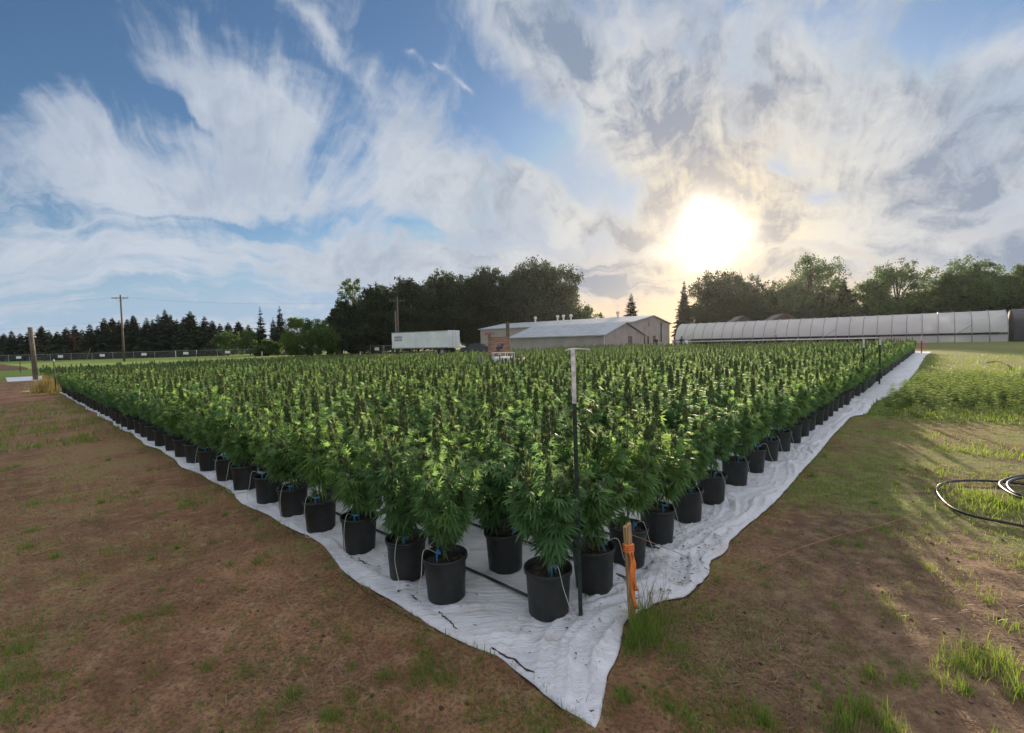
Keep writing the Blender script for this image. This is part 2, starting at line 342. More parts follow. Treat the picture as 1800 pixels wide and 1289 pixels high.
def mat_mat():
    m, T, o = mat('white woven ground fabric'); p = T.new('ShaderNodeBsdfPrincipled'); T.l.new(p.outputs[0], o.inputs[0])
    pos = T.new('ShaderNodeNewGeometry').outputs['Position']
    n = T.noise(pos, 1.6, 6, 0.65); n2 = T.noise(pos, 16, 5, 0.7); n3 = T.noise(pos, 4.5, 6, 0.7, 0.8)
    c = T.mix(T.mapr(n, 0.35, 0.7), (0.63, 0.64, 0.68), (0.53, 0.54, 0.58))
    c = T.mix(T.m('MULTIPLY', T.mapr(n3, 0.52, 0.74), 0.6), c, (0.40, 0.33, 0.27))
    c = T.mix(T.m('MULTIPLY', T.mapr(n2, 0.66, 0.74), 0.6), c, (0.20, 0.14, 0.10))
    T.put(p.inputs['Base Color'], c); p.inputs['Roughness'].default_value = 0.75; p.inputs['Specular IOR Level'].default_value = 0.3
    b = T.new('ShaderNodeBump'); b.inputs['Strength'].default_value = 0.35; b.inputs['Distance'].default_value = 0.01
    def crease(ang, sx, sy):
        n_ = T.noise(T.mapping(pos, rot=(0, 0, -ang), scale=(sx, sy, 1)), 1.0, 5, 0.6, 0.6)
        return T.m('POWER', T.m('SUBTRACT', 1.0, T.m('MULTIPLY', T.m('ABSOLUTE', T.m('SUBTRACT', n_, 0.5)), 4.0, clamp=True), clamp=True), 3.0)
    cr = T.m('ADD', crease(UA, 1.6, 11), T.m('ADD', crease(UA+R(90), 1.4, 10), T.m('MULTIPLY', crease(UA+R(38), 3, 9), 0.6)))
    b.inputs['Strength'].default_value = 0.55; b.inputs['Distance'].default_value = 0.012
    T.put(b.inputs['Height'], T.m('ADD', cr, T.m('ADD', T.m('MULTIPLY', T.noise(pos, 60, 3), 0.4), T.m('MULTIPLY', n2, 0.5)))); T.l.new(b.outputs[0], p.inputs['Normal'])
    return m
M['mat'] = mat_mat()

# ------------------------------------------------------------------ object helpers
def tag(o, label=None, cat=None, group=None, kind=None):
    if label: o['label'] = label
    if cat: o['category'] = cat
    if group: o['group'] = group
    if kind: o['kind'] = kind
    return o
def empty(name, loc, rz=0.0, label=None, cat=None, group=None):
    o = bpy.data.objects.new(name, None); COL.objects.link(o); o.empty_display_size = 0.2
    o.location = loc; o.rotation_euler = (0, 0, rz); return tag(o, label, cat, group)
def link_mesh(name, me, m, parent=None, smooth=False):
    if m is not None and not me.materials: me.materials.append(m)
    o = bpy.data.objects.new(name, me); COL.objects.link(o)
    if parent: o.parent = parent
    if smooth: me.polygons.foreach_set('use_smooth', np.ones(len(me.polygons), dtype=bool))
    return o
def np_mesh(name, V, F, tint=None):
    """V (n,3), F (m,k) with constant k; tint per vertex"""
    me = bpy.data.meshes.new(name); V = np.asarray(V, np.float32); F = np.asarray(F, np.int32)
    n, k = F.shape
    me.vertices.add(len(V)); me.vertices.foreach_set('co', V.ravel())
    me.loops.add(n*k); me.loops.foreach_set('vertex_index', F.ravel())
    me.polygons.add(n); me.polygons.foreach_set('loop_start', np.arange(0, n*k, k, dtype=np.int32))
    if tint is not None:
        a = me.attributes.new('tint', 'FLOAT', 'POINT'); a.data.foreach_set('value', np.asarray(tint, np.float32))
    me.update(); me.validate(); return me
class MB:
    def __init__(s): s.v = []; s.f = []
    def add(s, vs, fs):
        b = len(s.v); s.v += [tuple(v) for v in vs]; s.f += [tuple(i+b for i in f) for f in fs]; return s
    def box(s, c, size, rz=0.0, bev=0.0):
        hx, hy, hz = (q/2 for q in size); ca, sa = math.cos(rz), math.sin(rz); vs = []
        for z in (-hz, hz):
            for x, y in ((-hx, -hy), (hx, -hy), (hx, hy), (-hx, hy)):
                vs.append((c[0]+x*ca-y*sa, c[1]+x*sa+y*ca, c[2]+z))
        return s.add(vs, [(3, 2, 1, 0), (4, 5, 6, 7), (0, 1, 5, 4), (1, 2, 6, 5), (2, 3, 7, 6), (3, 0, 4, 7)])
    def tube(s, pts, r, n=8, cap=True):
        pts = [Vector(p) for p in pts]; k = len(pts); rs = r if isinstance(r, (list, tuple)) else [r]*k
        b = len(s.v); up = None
        for i, p in enumerate(pts):
            t = (pts[min(i+1, k-1)]-pts[max(i-1, 0)]).normalized()
            if up is None: up = Vector((0, 0, 1)) if abs(t.z) < 0.9 else Vector((1, 0, 0))
            a = t.cross(up).normalized(); up = a.cross(t).normalized()
            for j in range(n):
                q = 2*math.pi*j/n; s.v.append(tuple(p+(a*math.cos(q)+up*math.sin(q))*rs[i]))
        for i in range(k-1):
            for j in range(n):
                s.f.append((b+i*n+j, b+i*n+(j+1) % n, b+(i+1)*n+(j+1) % n, b+(i+1)*n+j))
        if cap:
            s.f.append(tuple(b+j for j in reversed(range(n)))); s.f.append(tuple(b+(k-1)*n+j for j in range(n)))
        return s
    def lathe(s, prof, n=24, c=(0, 0, 0)):
        b = len(s.v); k = len(prof)
        for r, z in prof:
            for j in range(n):
                q = 2*math.pi*j/n; s.v.append((c[0]+r*math.cos(q), c[1]+r*math.sin(q), c[2]+z))
        for i in range(k-1):
            for j in range(n):
                s.f.append((b+i*n+j, b+i*n+(j+1) % n, b+(i+1)*n+(j+1) % n, b+(i+1)*n+j))
        return s
    def prism(s, poly, axis, a, b_):
        """poly of (p,q) pairs swept along axis 'y' or 'x' from a to b_; q is z"""
        n = len(poly); vs = []
        for t in (a, b_):
            for p, q in poly: vs.append((p, t, q) if axis == 'y' else (t, p, q))
        fs = [tuple(range(n)), tuple(reversed(range(n, 2*n)))]
        for i in range(n): fs.append((i, i+n, (i+1) % n+n, (i+1) % n))
        return s.add(vs, fs)
    def ball(s, c, r, nu=8, nv=6, sq=(1, 1, 1), jit=0.0):
        b = len(s.v)
        for i in range(nv+1):
            t = math.pi*i/nv
            for j in range(nu):
                q = 2*math.pi*j/nu; k = r*(1+random.uniform(-jit, jit))
                s.v.append((c[0]+k*sq[0]*math.sin(t)*math.cos(q), c[1]+k*sq[1]*math.sin(t)*math.sin(q), c[2]+k*sq[2]*math.cos(t)))
        for i in range(nv):
            for j in range(nu): s.f.append((b+i*nu+j, b+(i+1)*nu+j, b+(i+1)*nu+(j+1) % nu, b+i*nu+(j+1) % nu))
        return s
    def mesh(s, name):
        me = bpy.data.meshes.new(name); me.from_pydata(s.v, [], s.f); me.validate(); me.update(); return me
    def build(s, name, m, parent=None, smooth=False, bevel=0.0):
        o = link_mesh(name, s.mesh(name), m, parent, smooth)
        if bevel:
            bv = o.modifiers.new('bevel', 'BEVEL'); bv.width = bevel; bv.segments = 2; bv.limit_method = 'ANGLE'
        return o
def spline(pts, n=12):
    P = [Vector(p) for p in pts]; out = []
    for i in range(len(P)-1):
        p0, p1, p2, p3 = P[max(i-1, 0)], P[i], P[i+1], P[min(i+2, len(P)-1)]
        for k in range(n):
            t = k/n; out.append(0.5*((2*p1)+(p2-p0)*t+(2*p0-5*p1+4*p2-p3)*t*t+(3*p1-p0-3*p2+p3)*t**3))
    out.append(P[-1]); return out

# ------------------------------------------------------------------ ground
MAT_TIP = 0.0
def mat_left(v):      # u of the mat's left border
    return 0.007*mnoise.noise((v*6, 0, 3))+0.004*mnoise.noise((v*19, 0, 5))+ -0.09*math.sin(min(v, 3.1)*1.0)+0.03*math.sin(v*2.3+1)*min(1, v)+0.02*math.sin(v*5.1)*min(1, v)-0.0
def mat_right(u):     # v of the mat's right border
    pts = [(0, 0), (0.35, 0.13), (0.74, 0.25), (0.95, 0.20), (1.25, 0.06), (1.55, 0.07), (1.8, 0.13), (2.0, 0.10), (2.3, 0.14), (3.5, 0.10), (5.5, 0.14), (8, 0.2), (9.8, 0.22), (10.4, 0.02), (12, 0.06), (16, -0.25), (25, -0.3), (40, -0.25), (46, -0.4), (60, -0.3)]
    for (a, b), (c, d) in zip(pts, pts[1:]):
        if a <= u <= c:
            t = (u-a)/(c-a); t = t*t*(3-2*t); return b+(d-b)*t+0.008*mnoise.noise((u*6, 2, 3))+0.005*mnoise.noise((u*19, 1, 5))
    return pts[-1][1]
U1, V1 = 47.0, 27.6
def grass_zone(x, y):
    """0 bare soil .. 1 turf .. 1.8 lush field"""
    u, v = to_uv(x, y)
    g = 0.10
    px = CX+FPX*x/max(y, 0.3); 
    if u < 0 or v > V1+1:                                  # left side
        d = math.hypot(x, y)
        if d < 4: g = 0.20+0.26*max(0, 1-abs(y-1.3)/1.2)
        if 5.5 < d < 24: g = 0.46
        if -x > 9.2+0.02*d and d < 20: g = 0.46
        if d < 6 and x < -2.6: g = 0.45
        if d > 45: g = 1.0+min(0.8, (d-45)/25)
        elif d > 28: g = 0.2
    elif v < 0.3:                                          # right side
        d = math.hypot(x, y)
        g = 0.16 if d < 3.6 else 0.16+0.46*min(1, (d-3.6)/2.2)
        if d > 12: g = 0.75
        if d > 45: g = 0.85
    if y > 150: g = 0.9
    # a strip of green hugging the fabric
    if -0.35 < u < 0 and 0 < v < 30: g = max(g, 0.42)
    if -0.5 < v < 0.25 and 0.2 < u < 2.0: g = max(g, 0.42)
    return g
def bumps(x, y):
    d = math.hypot(x, y); k = max(0.0, 1-d/30)
    if k <= 0: return 0.0
    h = 0.020*mnoise.noise((x*1.1, y*1.1, 3.1))+0.013*mnoise.noise((x*3.7, y*3.7, 1.7))+0.010*mnoise.noise((x*9, y*9, 5.2))+0.007*mnoise.noise((x*21, y*21, 2.2))*max(0, 1-d/7)
    u, v = to_uv(x, y)
    if u < -.6:
        for c in (-2.1, -3.7, -5.6): h -= 0.022*math.exp(-((u-c+.12*mnoise.noise((v*.3, c, 0)))/.16)**2)
    h += .018*max(0, mnoise.noise((x*2.1, y*2.1, 14.)))-.012*max(0, mnoise.noise((x*5.5, y*5.5, 24.)))
    ins = min(1, max(0, u*7+0.3))*min(1, max(0, v*7+0.3)) if (u > -0.15 and v > -0.15) else 0
    return (h*1.6-0.008)*k*(1-ins)-0.014*ins
def build_ground():
    rings = [0.0, 0.5]
    while rings[-1] < 500: rings.append(rings[-1]*(1.017 if rings[-1] < 10 else 1.05))
    na = 720; rings[-1] = 500.0
    V = [(0, 0, gz(0, 0))]; ga = [0.1]; ta = [0.0]
    for r in rings[1:]:
        for j in range(na):
            a = 2*math.pi*j/na; x, y = r*math.sin(a), r*math.cos(a)
            V.append((x, y, gz(x, y)+(bumps(x, y) if r < 30 else 0)))
            ga.append(grass_zone(x, y) if y > -20 else 0.3)
            u, v = to_uv(x, y)
            ta.append(max(0.0, min(1, (0.3-v)*1.5))*max(0, min(1, (6-abs(r-5.0))/4)) if v < 0.3 and u > 0.5 else 0)
    F = []
    for i in range(len(rings)-2):
        b = 1+i*na
        for j in range(na): F.append((b+j, b+na+j, b+na+(j+1) % na, b+(j+1) % na))
    me = np_mesh('ground', V, F)
    # cap under the viewer
    for nm, arr in (('grassy', ga), ('tan', ta)):
        a = me.attributes.new(nm, 'FLOAT', 'POINT'); a.data.foreach_set('value', np.asarray(arr, np.float32))
    o = link_mesh('ground', me, M['ground'], None, True); tag(o, kind='structure')
    return o
build_ground()

TIP = G(1046, 1286)-Vector((OX, OY, 0))
def build_mat(name, u0, u1, v0, v1, label, main=True):
    us = [u0]; 
    while us[-1] < u1:
        u = us[-1]-u0; us.append(us[-1]+(0.022 if u < 3.2 else 0.05 if u < 7 else 0.25 if u < 14 else 0.8))
    vs = [v0]
    while vs[-1] < v1:
        v = vs[-1]-v0; vs.append(vs[-1]+(0.022 if v < 3.2 else 0.05 if v < 7 else 0.25 if v < 14 else 0.8))
    V = []; W = len(vs)
    for u in us:
        for v in vs:
            uu, vv = u, v
            if main:
                k = max(0.0, 1-u/0.5); uu = u+mat_left(v)*k
                k = max(0.0, 1-v/0.55); vv = v+mat_right(u)*k
            x, y = from_uv(uu, vv); de, dr = u-u0, v-v0
            if main:
                k = math.exp(-((u+v)/0.45)**2); x += TIP.x*k; y += TIP.y*k
            z = gz(x, y)+0.006
            near = math.hypot(x, y)
            if near < 16:
                # folds run along the border they are closest to
                fl = max(0, 1-de/0.8)**.7; fr = max(0, 1-dr/0.9)**.7
                rid = lambda n_: (1-min(1, abs(n_)*4.6))**1.6
                wv = 0.25*mnoise.noise((uu*1.3, vv*1.3, 8.8))
                ee = min(1.0, max(0.0, min(de, dr)-.005)/.09); fl *= ee; fr *= ee
                z += 0.020*fl*rid(mnoise.noise(((de+wv)*5, v*0.55, 2.0)))+0.012*fl*rid(mnoise.noise(((de+wv)*11, v*0.9, 6.0)))
                z += 0.034*fr*rid(mnoise.noise(((dr+wv)*5.5, u*0.6, 7.0)))+0.022*fr*rid(mnoise.noise(((dr+wv)*12, u*1.2, 1.0)))
                z += 0.010*ee*rid(mnoise.noise((uu*1.6+wv, vv*1.6, 9.0)))+0.004*mnoise.noise((uu*6, vv*6, 4.0))+0.003*mnoise.noise((uu*17, vv*17, 4.0))
                z += 0.004*math.exp(-((de-0.05-.02*mnoise.noise((v*2, 0, 1)))/0.022)**2)+0.005*math.exp(-((dr-0.06)/0.025)**2)   # folded hem
                fb = math.exp(-((u-1.45)/0.55)**2-((v-0.3)/0.35)**2)
                z += 0.06*fb*rid(mnoise.noise((u*3+v*1.2, v*1.6-u*.5, 3.3)))
            if de < 0.01 or dr < 0.01: z -= 0.003
            if near < 30: z = max(z, gz(x, y)+bumps(x, y)+0.004)
            V.append((x, y, z))
    F = [(i*W+j, (i+1)*W+j, (i+1)*W+j+1, i*W+j+1) for i in range(len(us)-1) for j in range(W-1)]
    o = link_mesh(name, np_mesh(name, V, F), M['mat'], None, True)
    sm = o.modifiers.new('thickness', 'SOLIDIFY'); sm.thickness = 0.003; sm.offset = -1
    return tag(o, label, 'ground cover')
build_mat('weed_mat', 0.0, U1, 0.0, V1, 'large white woven ground fabric under all the potted plants, its corner nearest the camera')
build_mat('weed_mat', -1.4, 22, 42, 50, 'far strip of white ground fabric ending beside the weathered post at left', False)

# ------------------------------------------------------------------ plants
def leaf_template(nl, seg=True):
    angs = {7: (-78, -52, -26, 0, 26, 52, 78), 5: (-60, -30, 0, 30, 60), 3: (-35, 0, 35)}[nl]
    lens = {7: (.42, .70, .92, 1, .92, .70, .42), 5: (.55, .85, 1, .85, .55), 3: (.75, 1, .75)}[nl]
    V = []; F = []
    for a, L in zip(angs, lens):
        ca, sa = math.cos(R(a)), math.sin(R(a)); w = 0.062*L+0.026; b = len(V)
        for (t, s_) in ((0.0, 0), (0.38, 1), (0.38, -1), (0.72, .62), (0.72, -.62), (1.0, 0)):
            x = t*L; y = s_*w; z = -0.34*x*x+0.03*(1-abs(s_)) * (1 if 0 < t < 1 else 0)
            V.append((x*ca-y*sa, x*sa+y*ca, z))
        F += [(b, b+2, b+1), (b+1, b+2, b+4), (b+1, b+4, b+3), (b+3, b+4, b+5)]
    return np.array(V), np.array(F)
LT7, LT5, LT3 = leaf_template(7), leaf_template(5), leaf_template(3)
def frames(D, U):
    D = D/np.linalg.norm(D, axis=1, keepdims=True); S = np.cross(U, D); S /= np.linalg.norm(S, axis=1, keepdims=True)+1e-9
    N = np.cross(D, S); return np.stack([D, S, N], axis=1)
def scatter(T, P, D, U, S, tint):
    V, F = T; Fr = frames(D, U)
    W = P[:, None, :]+S[:, None, None]*np.einsum('vk,nkc->nvc', V, Fr)
    n, k = len(P), len(V)
    FF = (F[None]+(np.arange(n)*k)[:, None, None]).reshape(-1, F.shape[1])
    return W.reshape(-1, 3), FF, np.repeat(tint, k)
def merge(parts):
    V = []; F = []; T = []; b = 0
    for v, f, t in parts: V.append(v); F.append(f+b); T.append(t); b += len(v)
    return np.concatenate(V), np.concatenate(F), np.concatenate(T)
SPIKE = (np.array([(0, -.12, 0), (0, .12, 0), (.5, -.10, -.02), (.5, .10, -.02), (1, 0, .03)]), np.array([(0, 2, 1), (1, 2, 3), (2, 4, 3)]))
CAL = (np.array([(0, 0, -.5), (.55, 0, 0), (-.28, .48, 0), (-.28, -.48, 0), (0, 0, .8)]), np.array([(0, 2, 1), (0, 3, 2), (0, 1, 3), (4, 1, 2), (4, 2, 3), (4, 3, 1)]))
POT_H = 0.29
def make_plant_meshes(seed, H=0.74, W=0.30, nleaf=560, low=0.0):
    r = np.random.default_rng(seed)
    nb = int(r.integers(11, 15)); z0 = POT_H-0.03; branches = [((0, 0, z0), (r.normal(0, .015), r.normal(0, .015), z0+H), 0.20)]
    for i in range(nb):
        ph = i*2.399+r.uniform(-.3, .3); f = r.uniform(0.04, 0.55)
        rad = W*r.uniform(.45, .92)*(1.0-.25*f); zt = z0+H*min(0.97, (0.36+0.62*r.uniform(0.25, 0.9)*(0.5+f)))
        branches.append(((0, 0, z0+H*f*0.8), (rad*math.cos(ph), rad*math.sin(ph), zt), r.uniform(.06, .13)))
    LP, LD, LS, LT = [], [], [], []; stem = MB(); buds = []
    for bi, (a, b, cl) in enumerate(branches):
        a = np.array(a); b = np.array(b); mid = (a+b)/2+np.array([(b[0]-a[0])*.22, (b[1]-a[1])*.22, -.03])
        def q(t): return (1-t)**2*a+2*t*(1-t)*mid+t*t*b
        stem.tube([q(t) for t in (0, .33, .66, 1)], [.009 if bi == 0 else .005, .007 if bi == 0 else .004, .005 if bi == 0 else .003, .002], 5, False)
        n = int(nleaf*(0.10 if bi == 0 else 0.90/nb))
        for k in range(n):
            t = r.uniform(.12 if bi == 0 else .22, 1.0); p = q(t); ph = r.uniform(0, 2*math.pi)
            out = np.array([p[0], p[1], 0]); nr = np.linalg.norm(out); out = out/nr if nr > .02 else np.zeros(3)
            d = np.array([math.cos(ph), math.sin(ph), 0])+out*0.8
            hfr = (p[2]-z0)/H
            d[2] = r.uniform(-.75, .25) if hfr < .35 else r.uniform(-.35, .55)
            d /= np.linalg.norm(d); pl = r.uniform(.02, .055)
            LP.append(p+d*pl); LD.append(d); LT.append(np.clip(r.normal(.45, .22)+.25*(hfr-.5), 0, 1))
            LS.append(r.uniform(.060, .105)*(1.0-.30*max(0, hfr-.6)/.4)*(1.25 if hfr < .4 else 1))
        # flower spike
        ax = (b-q(.9)); ax = ax/np.linalg.norm(ax)*.35+np.array([0, 0, 1.]); ax /= np.linalg.norm(ax)
        nc = int((130 if bi == 0 else 80)*cl/.15); tt = r.uniform(0, 1, nc); rr = .026*(1-.75*tt**2)*(1.15 if bi == 0 else .75)
        ph = r.uniform(0, 2*np.pi, nc); base = b-ax*cl*.55
        off = np.stack([np.cos(ph), np.sin(ph), np.zeros(nc)], 1)
        P = base+ax*(tt*cl)[:, None]+off*rr[:, None]
        buds.append(scatter(CAL, P, off+r.normal(0, .4, (nc, 3)), np.tile(ax, (nc, 1)), r.uniform(.012, .022, nc), np.clip(r.normal(.4, .25, nc), 0, 1)))
        ns = int(64*cl/.15); tt = r.uniform(0, 1, ns); ph = r.uniform(0, 2*np.pi, ns)
        off = np.stack([np.cos(ph), np.sin(ph), r.uniform(.2, 1.3, ns)], 1)
        P = base+ax*(tt*cl)[:, None]
        buds.append(scatter(SPIKE, P, off, np.tile([0, 0, 1.], (ns, 1)), r.uniform(.035, .075, ns)*(1-.3*tt), np.clip(r.normal(.75, .25, ns), 0, 1)))
    n = len(LP); LP, LD, LS, LT = map(np.array, (LP, LD, LS, LT))
    up = np.tile([0, 0, 1.], (n, 1))+r.normal(0, .35, (n, 3)); k = r.uniform(0, 1, n)
    parts = []
    for T, lo, hi in ((LT7, 0, .55), (LT5, .55, .85), (LT3, .85, 1.1)):
        s = (k >= lo) & (k < hi); parts.append(scatter(T, LP[s], LD[s], up[s], LS[s], LT[s]))
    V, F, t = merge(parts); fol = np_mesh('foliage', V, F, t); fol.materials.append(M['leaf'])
    V, F, t = merge(buds); bud = np_mesh('flower_spikes', V, F, t); bud.materials.append(M['bud'])
    st = stem.mesh('stem'); st.materials.append(M['stem'])
    return fol, bud, st
NV = 9
PLANTS = [make_plant_meshes(100+i, H=(0.72, .80, .68, .76, .74, .83, .70, .77, .72)[i], W=(.29, .31, .30, .27, .32, .29, .31, .30, .28)[i]) for i in range(NV)]
def pot_mesh():
    b = MB(); H = POT_H
    b.lathe([(0.0, 0.004), (.118, .004), (.122, 0.0), (.125, .004), (.140, H-.035), (.141, H-.033), (.151, H-.030), (.153, H-.004), (.151, H), (.146, H), (.142, H-.03), (.130, H-.075)], 28)
    return b.mesh('pot')
def soil_mesh():
    b = MB(); n = 20; b.v = [(0, 0, POT_H-.045)]
    for k, rr in enumerate((.07, .137)):
        for j in range(n):
            q = 2*math.pi*j/n; b.v.append((rr*math.cos(q), rr*math.sin(q), POT_H-.048+random.uniform(-.006, .006)))
    for j in range(n):
        b.f.append((0, 1+j, 1+(j+1) % n)); b.f.append((1+j, 1+n+j, 1+n+(j+1) % n, 1+(j+1) % n))
    return b.mesh('soil')
POTM, SOILM = pot_mesh(), soil_mesh(); POTM.materials.append(M['pot']); SOILM.materials.append(M['soil'])
for p in POTM.polygons: p.use_smooth = True

rl = [(0.17, v) for v in (1.30, 1.75, 2.43, 3.12, 3.72, 4.36, 5.1, 5.75, 6.5, 7.2)]
while rl[-1][1] < V1-0.6: rl.append((0.17+random.uniform(-.02, .02), rl[-1][1]+random.uniform(.62, .72)))
rr_ = [(u, .60) for u in (0.90, 1.36, 1.87, 2.49, 3.11, 3.86, 4.54, 5.2, 5.9, 6.6)]
while rr_[-1][0] < U1-1.2: rr_.append((rr_[-1][0]+random.uniform(.58, .7), .62+random.uniform(-.03, .03)))
front = [(0.467, 0.66)]
inner = [(0.72, 1.27)]
i = 0
uu = 0.72
while uu < U1-0.8:
    vv = 1.27+(0.0 if i % 2 else 0.08)
    while vv < V1-0.6:
        if not (uu < 0.8 and vv < 1.4): inner.append((uu+random.uniform(-.05, .05), vv+random.uniform(-.05, .05)))
        vv += 0.64
    uu += 0.60; i += 1
CLEAR = []      # (x, y, r) kept free of plants
SIGNP = foot(878, 22.5); CLEAR.append((SIGNP.x, SIGNP.y, 1.3))
second = []
uu = 0.3
while uu < 21:
    vv = 30
    while vv < 42:
        second.append((uu+random.uniform(-.05, .05), vv+random.uniform(-.05, .05))); vv += .66
    uu += .62
spots = []
for nm, lst in (('front', front), ('left', rl), ('right', rr_), ('inner', inner), ('second', second)):
    for k, (u, v) in enumerate(lst):
        x, y = from_uv(u, v)
        if any((x-a)**2+(y-b)**2 < c*c for a, b, c in CLEAR): continue
        spots.append((math.hypot(x, y), x, y, nm, k))
spots.sort()
GRP = 'potted leafy plants standing in rows on the white fabric'
def plant_label(i, nm, k):
    if nm == 'front': return 'leafy plant in black pot nearest the camera, beside the green and white metal post'
    if nm == 'left':
        names = ('plant in black pot, first in the left border row',
                 'plant in black pot, second from the near end of the left border row',
                 'plant in black pot, third from the near end of the left border row',
                 'plant in black pot, fourth from the near end of the left border row',
                 'plant in black pot, fifth from the near end of the left border row')
        return names[k] if k < 5 else 'plant in black pot in the left border row, farther back than the fifth'
    if nm == 'right':
        names = ('plant in black pot between the metal post and the orange ribbon stake',
                 'plant in black pot directly behind the wooden stake with orange ribbon',
                 'plant in black pot, first past the orange ribbon stake in the right border row',
                 'plant in black pot, second past the orange ribbon stake in the right border row',
                 'plant in black pot, third past the orange ribbon stake in the right border row')
        return names[k] if k < 5 else 'plant in black pot in the right border row, beyond the third past the orange stake'
    if k == 0: return 'plant in black pot set back in the gap left of the frontmost pot'
    return 'leafy plant in black pot crowded inside the dense block, behind both border rows'
def place_plant(i, x, y, nm, k, var):
    rz = random.uniform(0, 6.28); s = random.uniform(.86, 1.10); tall = 1.15-.13*min(1, max(0, (math.hypot(x, y)-3.5)/9))
    g = GRP if i >= 0 else None
    t = empty('potted_plant', (x, y, gz(x, y)+.010), rz, plant_label(i, nm, k), 'potted plant', g)
    t.rotation_euler = (random.uniform(-.025, .025), random.uniform(-.025, .025), rz)
    out = []
    for nme, me in (('pot', POTM), ('soil', SOILM), ('stem', PLANTS[var][2]), ('foliage', PLANTS[var][0]), ('flower_spikes', PLANTS[var][1])):
        o = bpy.data.objects.new(nme, me); COL.objects.link(o); o.parent = t; out.append(o)
        if nme in ('stem', 'foliage', 'flower_spikes'):
            sw = s*(.90 if nm in ('front', 'left', 'right') else 1.0); o.scale = (sw*random.uniform(.95, 1.05), sw, s*tall*random.uniform(.95, 1.08)); o.location.z = POT_H*(1-o.scale.z)
    return t, out
PROTO = {}
NIND = 300
for i, (d, x, y, nm, k) in enumerate(spots[:NIND]):
    var = i % NV if i >= NV else i
    if nm == 'front': var = 4
    t, parts = place_plant(i, x, y, nm, k, var if i < 40 else random.randrange(NV))
# the remaining thousands: one object, the plants instanced on its points
def far_plants():
    pts = spots[NIND:]
    me = bpy.data.meshes.new('potted_plants'); me.vertices.add(len(pts))
    me.vertices.foreach_set('co', np.array([(x, y, gz(x, y)+.012) for _, x, y, _, _ in pts], np.float32).ravel())
    n = len(pts)
    for nm, ty, val in (('var', 'INT', rng.integers(0, NV, n)), ('rz', 'FLOAT', rng.uniform(0, 6.28, n)), ('sz', 'FLOAT', rng.uniform(.78, 1.06, n)*np.array([.85 if p[3] == 'second' else 1.0 for p in pts]))):
        a = me.attributes.new(nm, ty, 'POINT'); a.data.foreach_set('value', val.astype(np.int32 if ty == 'INT' else np.float32))
    o = bpy.data.objects.new('potted_plants', me); COL.objects.link(o)
    tag(o, 'thousands of leafy plants in black pots filling the block far behind the nearest rows', 'potted plants', kind='stuff')
    seen = {}
    for ob in SC.objects:
        if ob.type == 'MESH' and ob.parent and ob.name.startswith(('foliage', 'flower_spikes', 'stem', 'pot')) and ob.data.name not in seen: seen[ob.data.name] = ob
    ng = bpy.data.node_groups.new('plant rows', 'GeometryNodeTree')
    ng.interface.new_socket('Geometry', in_out='INPUT', socket_type='NodeSocketGeometry')
    ng.interface.new_socket('Geometry', in_out='OUTPUT', socket_type='NodeSocketGeometry')
    N, L = ng.nodes, ng.links
    gi, go = N.new('NodeGroupInput'), N.new('NodeGroupOutput')
    def attr(nm, ty):
        a = N.new('GeometryNodeInputNamedAttribute'); a.data_type = ty; a.inputs[0].default_value = nm; return a.outputs[0]
    va, rz, sz = attr('var', 'INT'), attr('rz', 'FLOAT'), attr('sz', 'FLOAT')
    cr = N.new('ShaderNodeCombineXYZ'); L.new(rz, cr.inputs[2])
    join = N.new('GeometryNodeJoinGeometry'); L.new(join.outputs[0], go.inputs[0])
    def info(ob):
        q = N.new('GeometryNodeObjectInfo'); q.transform_space = 'ORIGINAL'; q.inputs[0].default_value = ob; return q.outputs['Geometry']
    for v in range(NV):
        jg = N.new('GeometryNodeJoinGeometry')
        for me_ in (*PLANTS[v], POTM): L.new(info(seen[me_.name]), jg.inputs[0])
        ip = N.new('GeometryNodeInstanceOnPoints')
        cmp_ = N.new('FunctionNodeCompare'); cmp_.data_type = 'INT'; cmp_.operation = 'EQUAL'
        ii = [s for s in cmp_.inputs if s.type == 'INT']; L.new(va, ii[0]); ii[1].default_value = v
        L.new(gi.outputs[0], ip.inputs['Points']); L.new(cmp_.outputs[0], ip.inputs['Selection']); L.new(jg.outputs[0], ip.inputs['Instance'])
        L.new(cr.outputs[0], ip.inputs['Rotation']); L.new(sz, ip.inputs['Scale']); L.new(ip.outputs[0], join.inputs[0])
    md = o.modifiers.new('rows', 'NODES'); md.node_group = ng
far_plants()

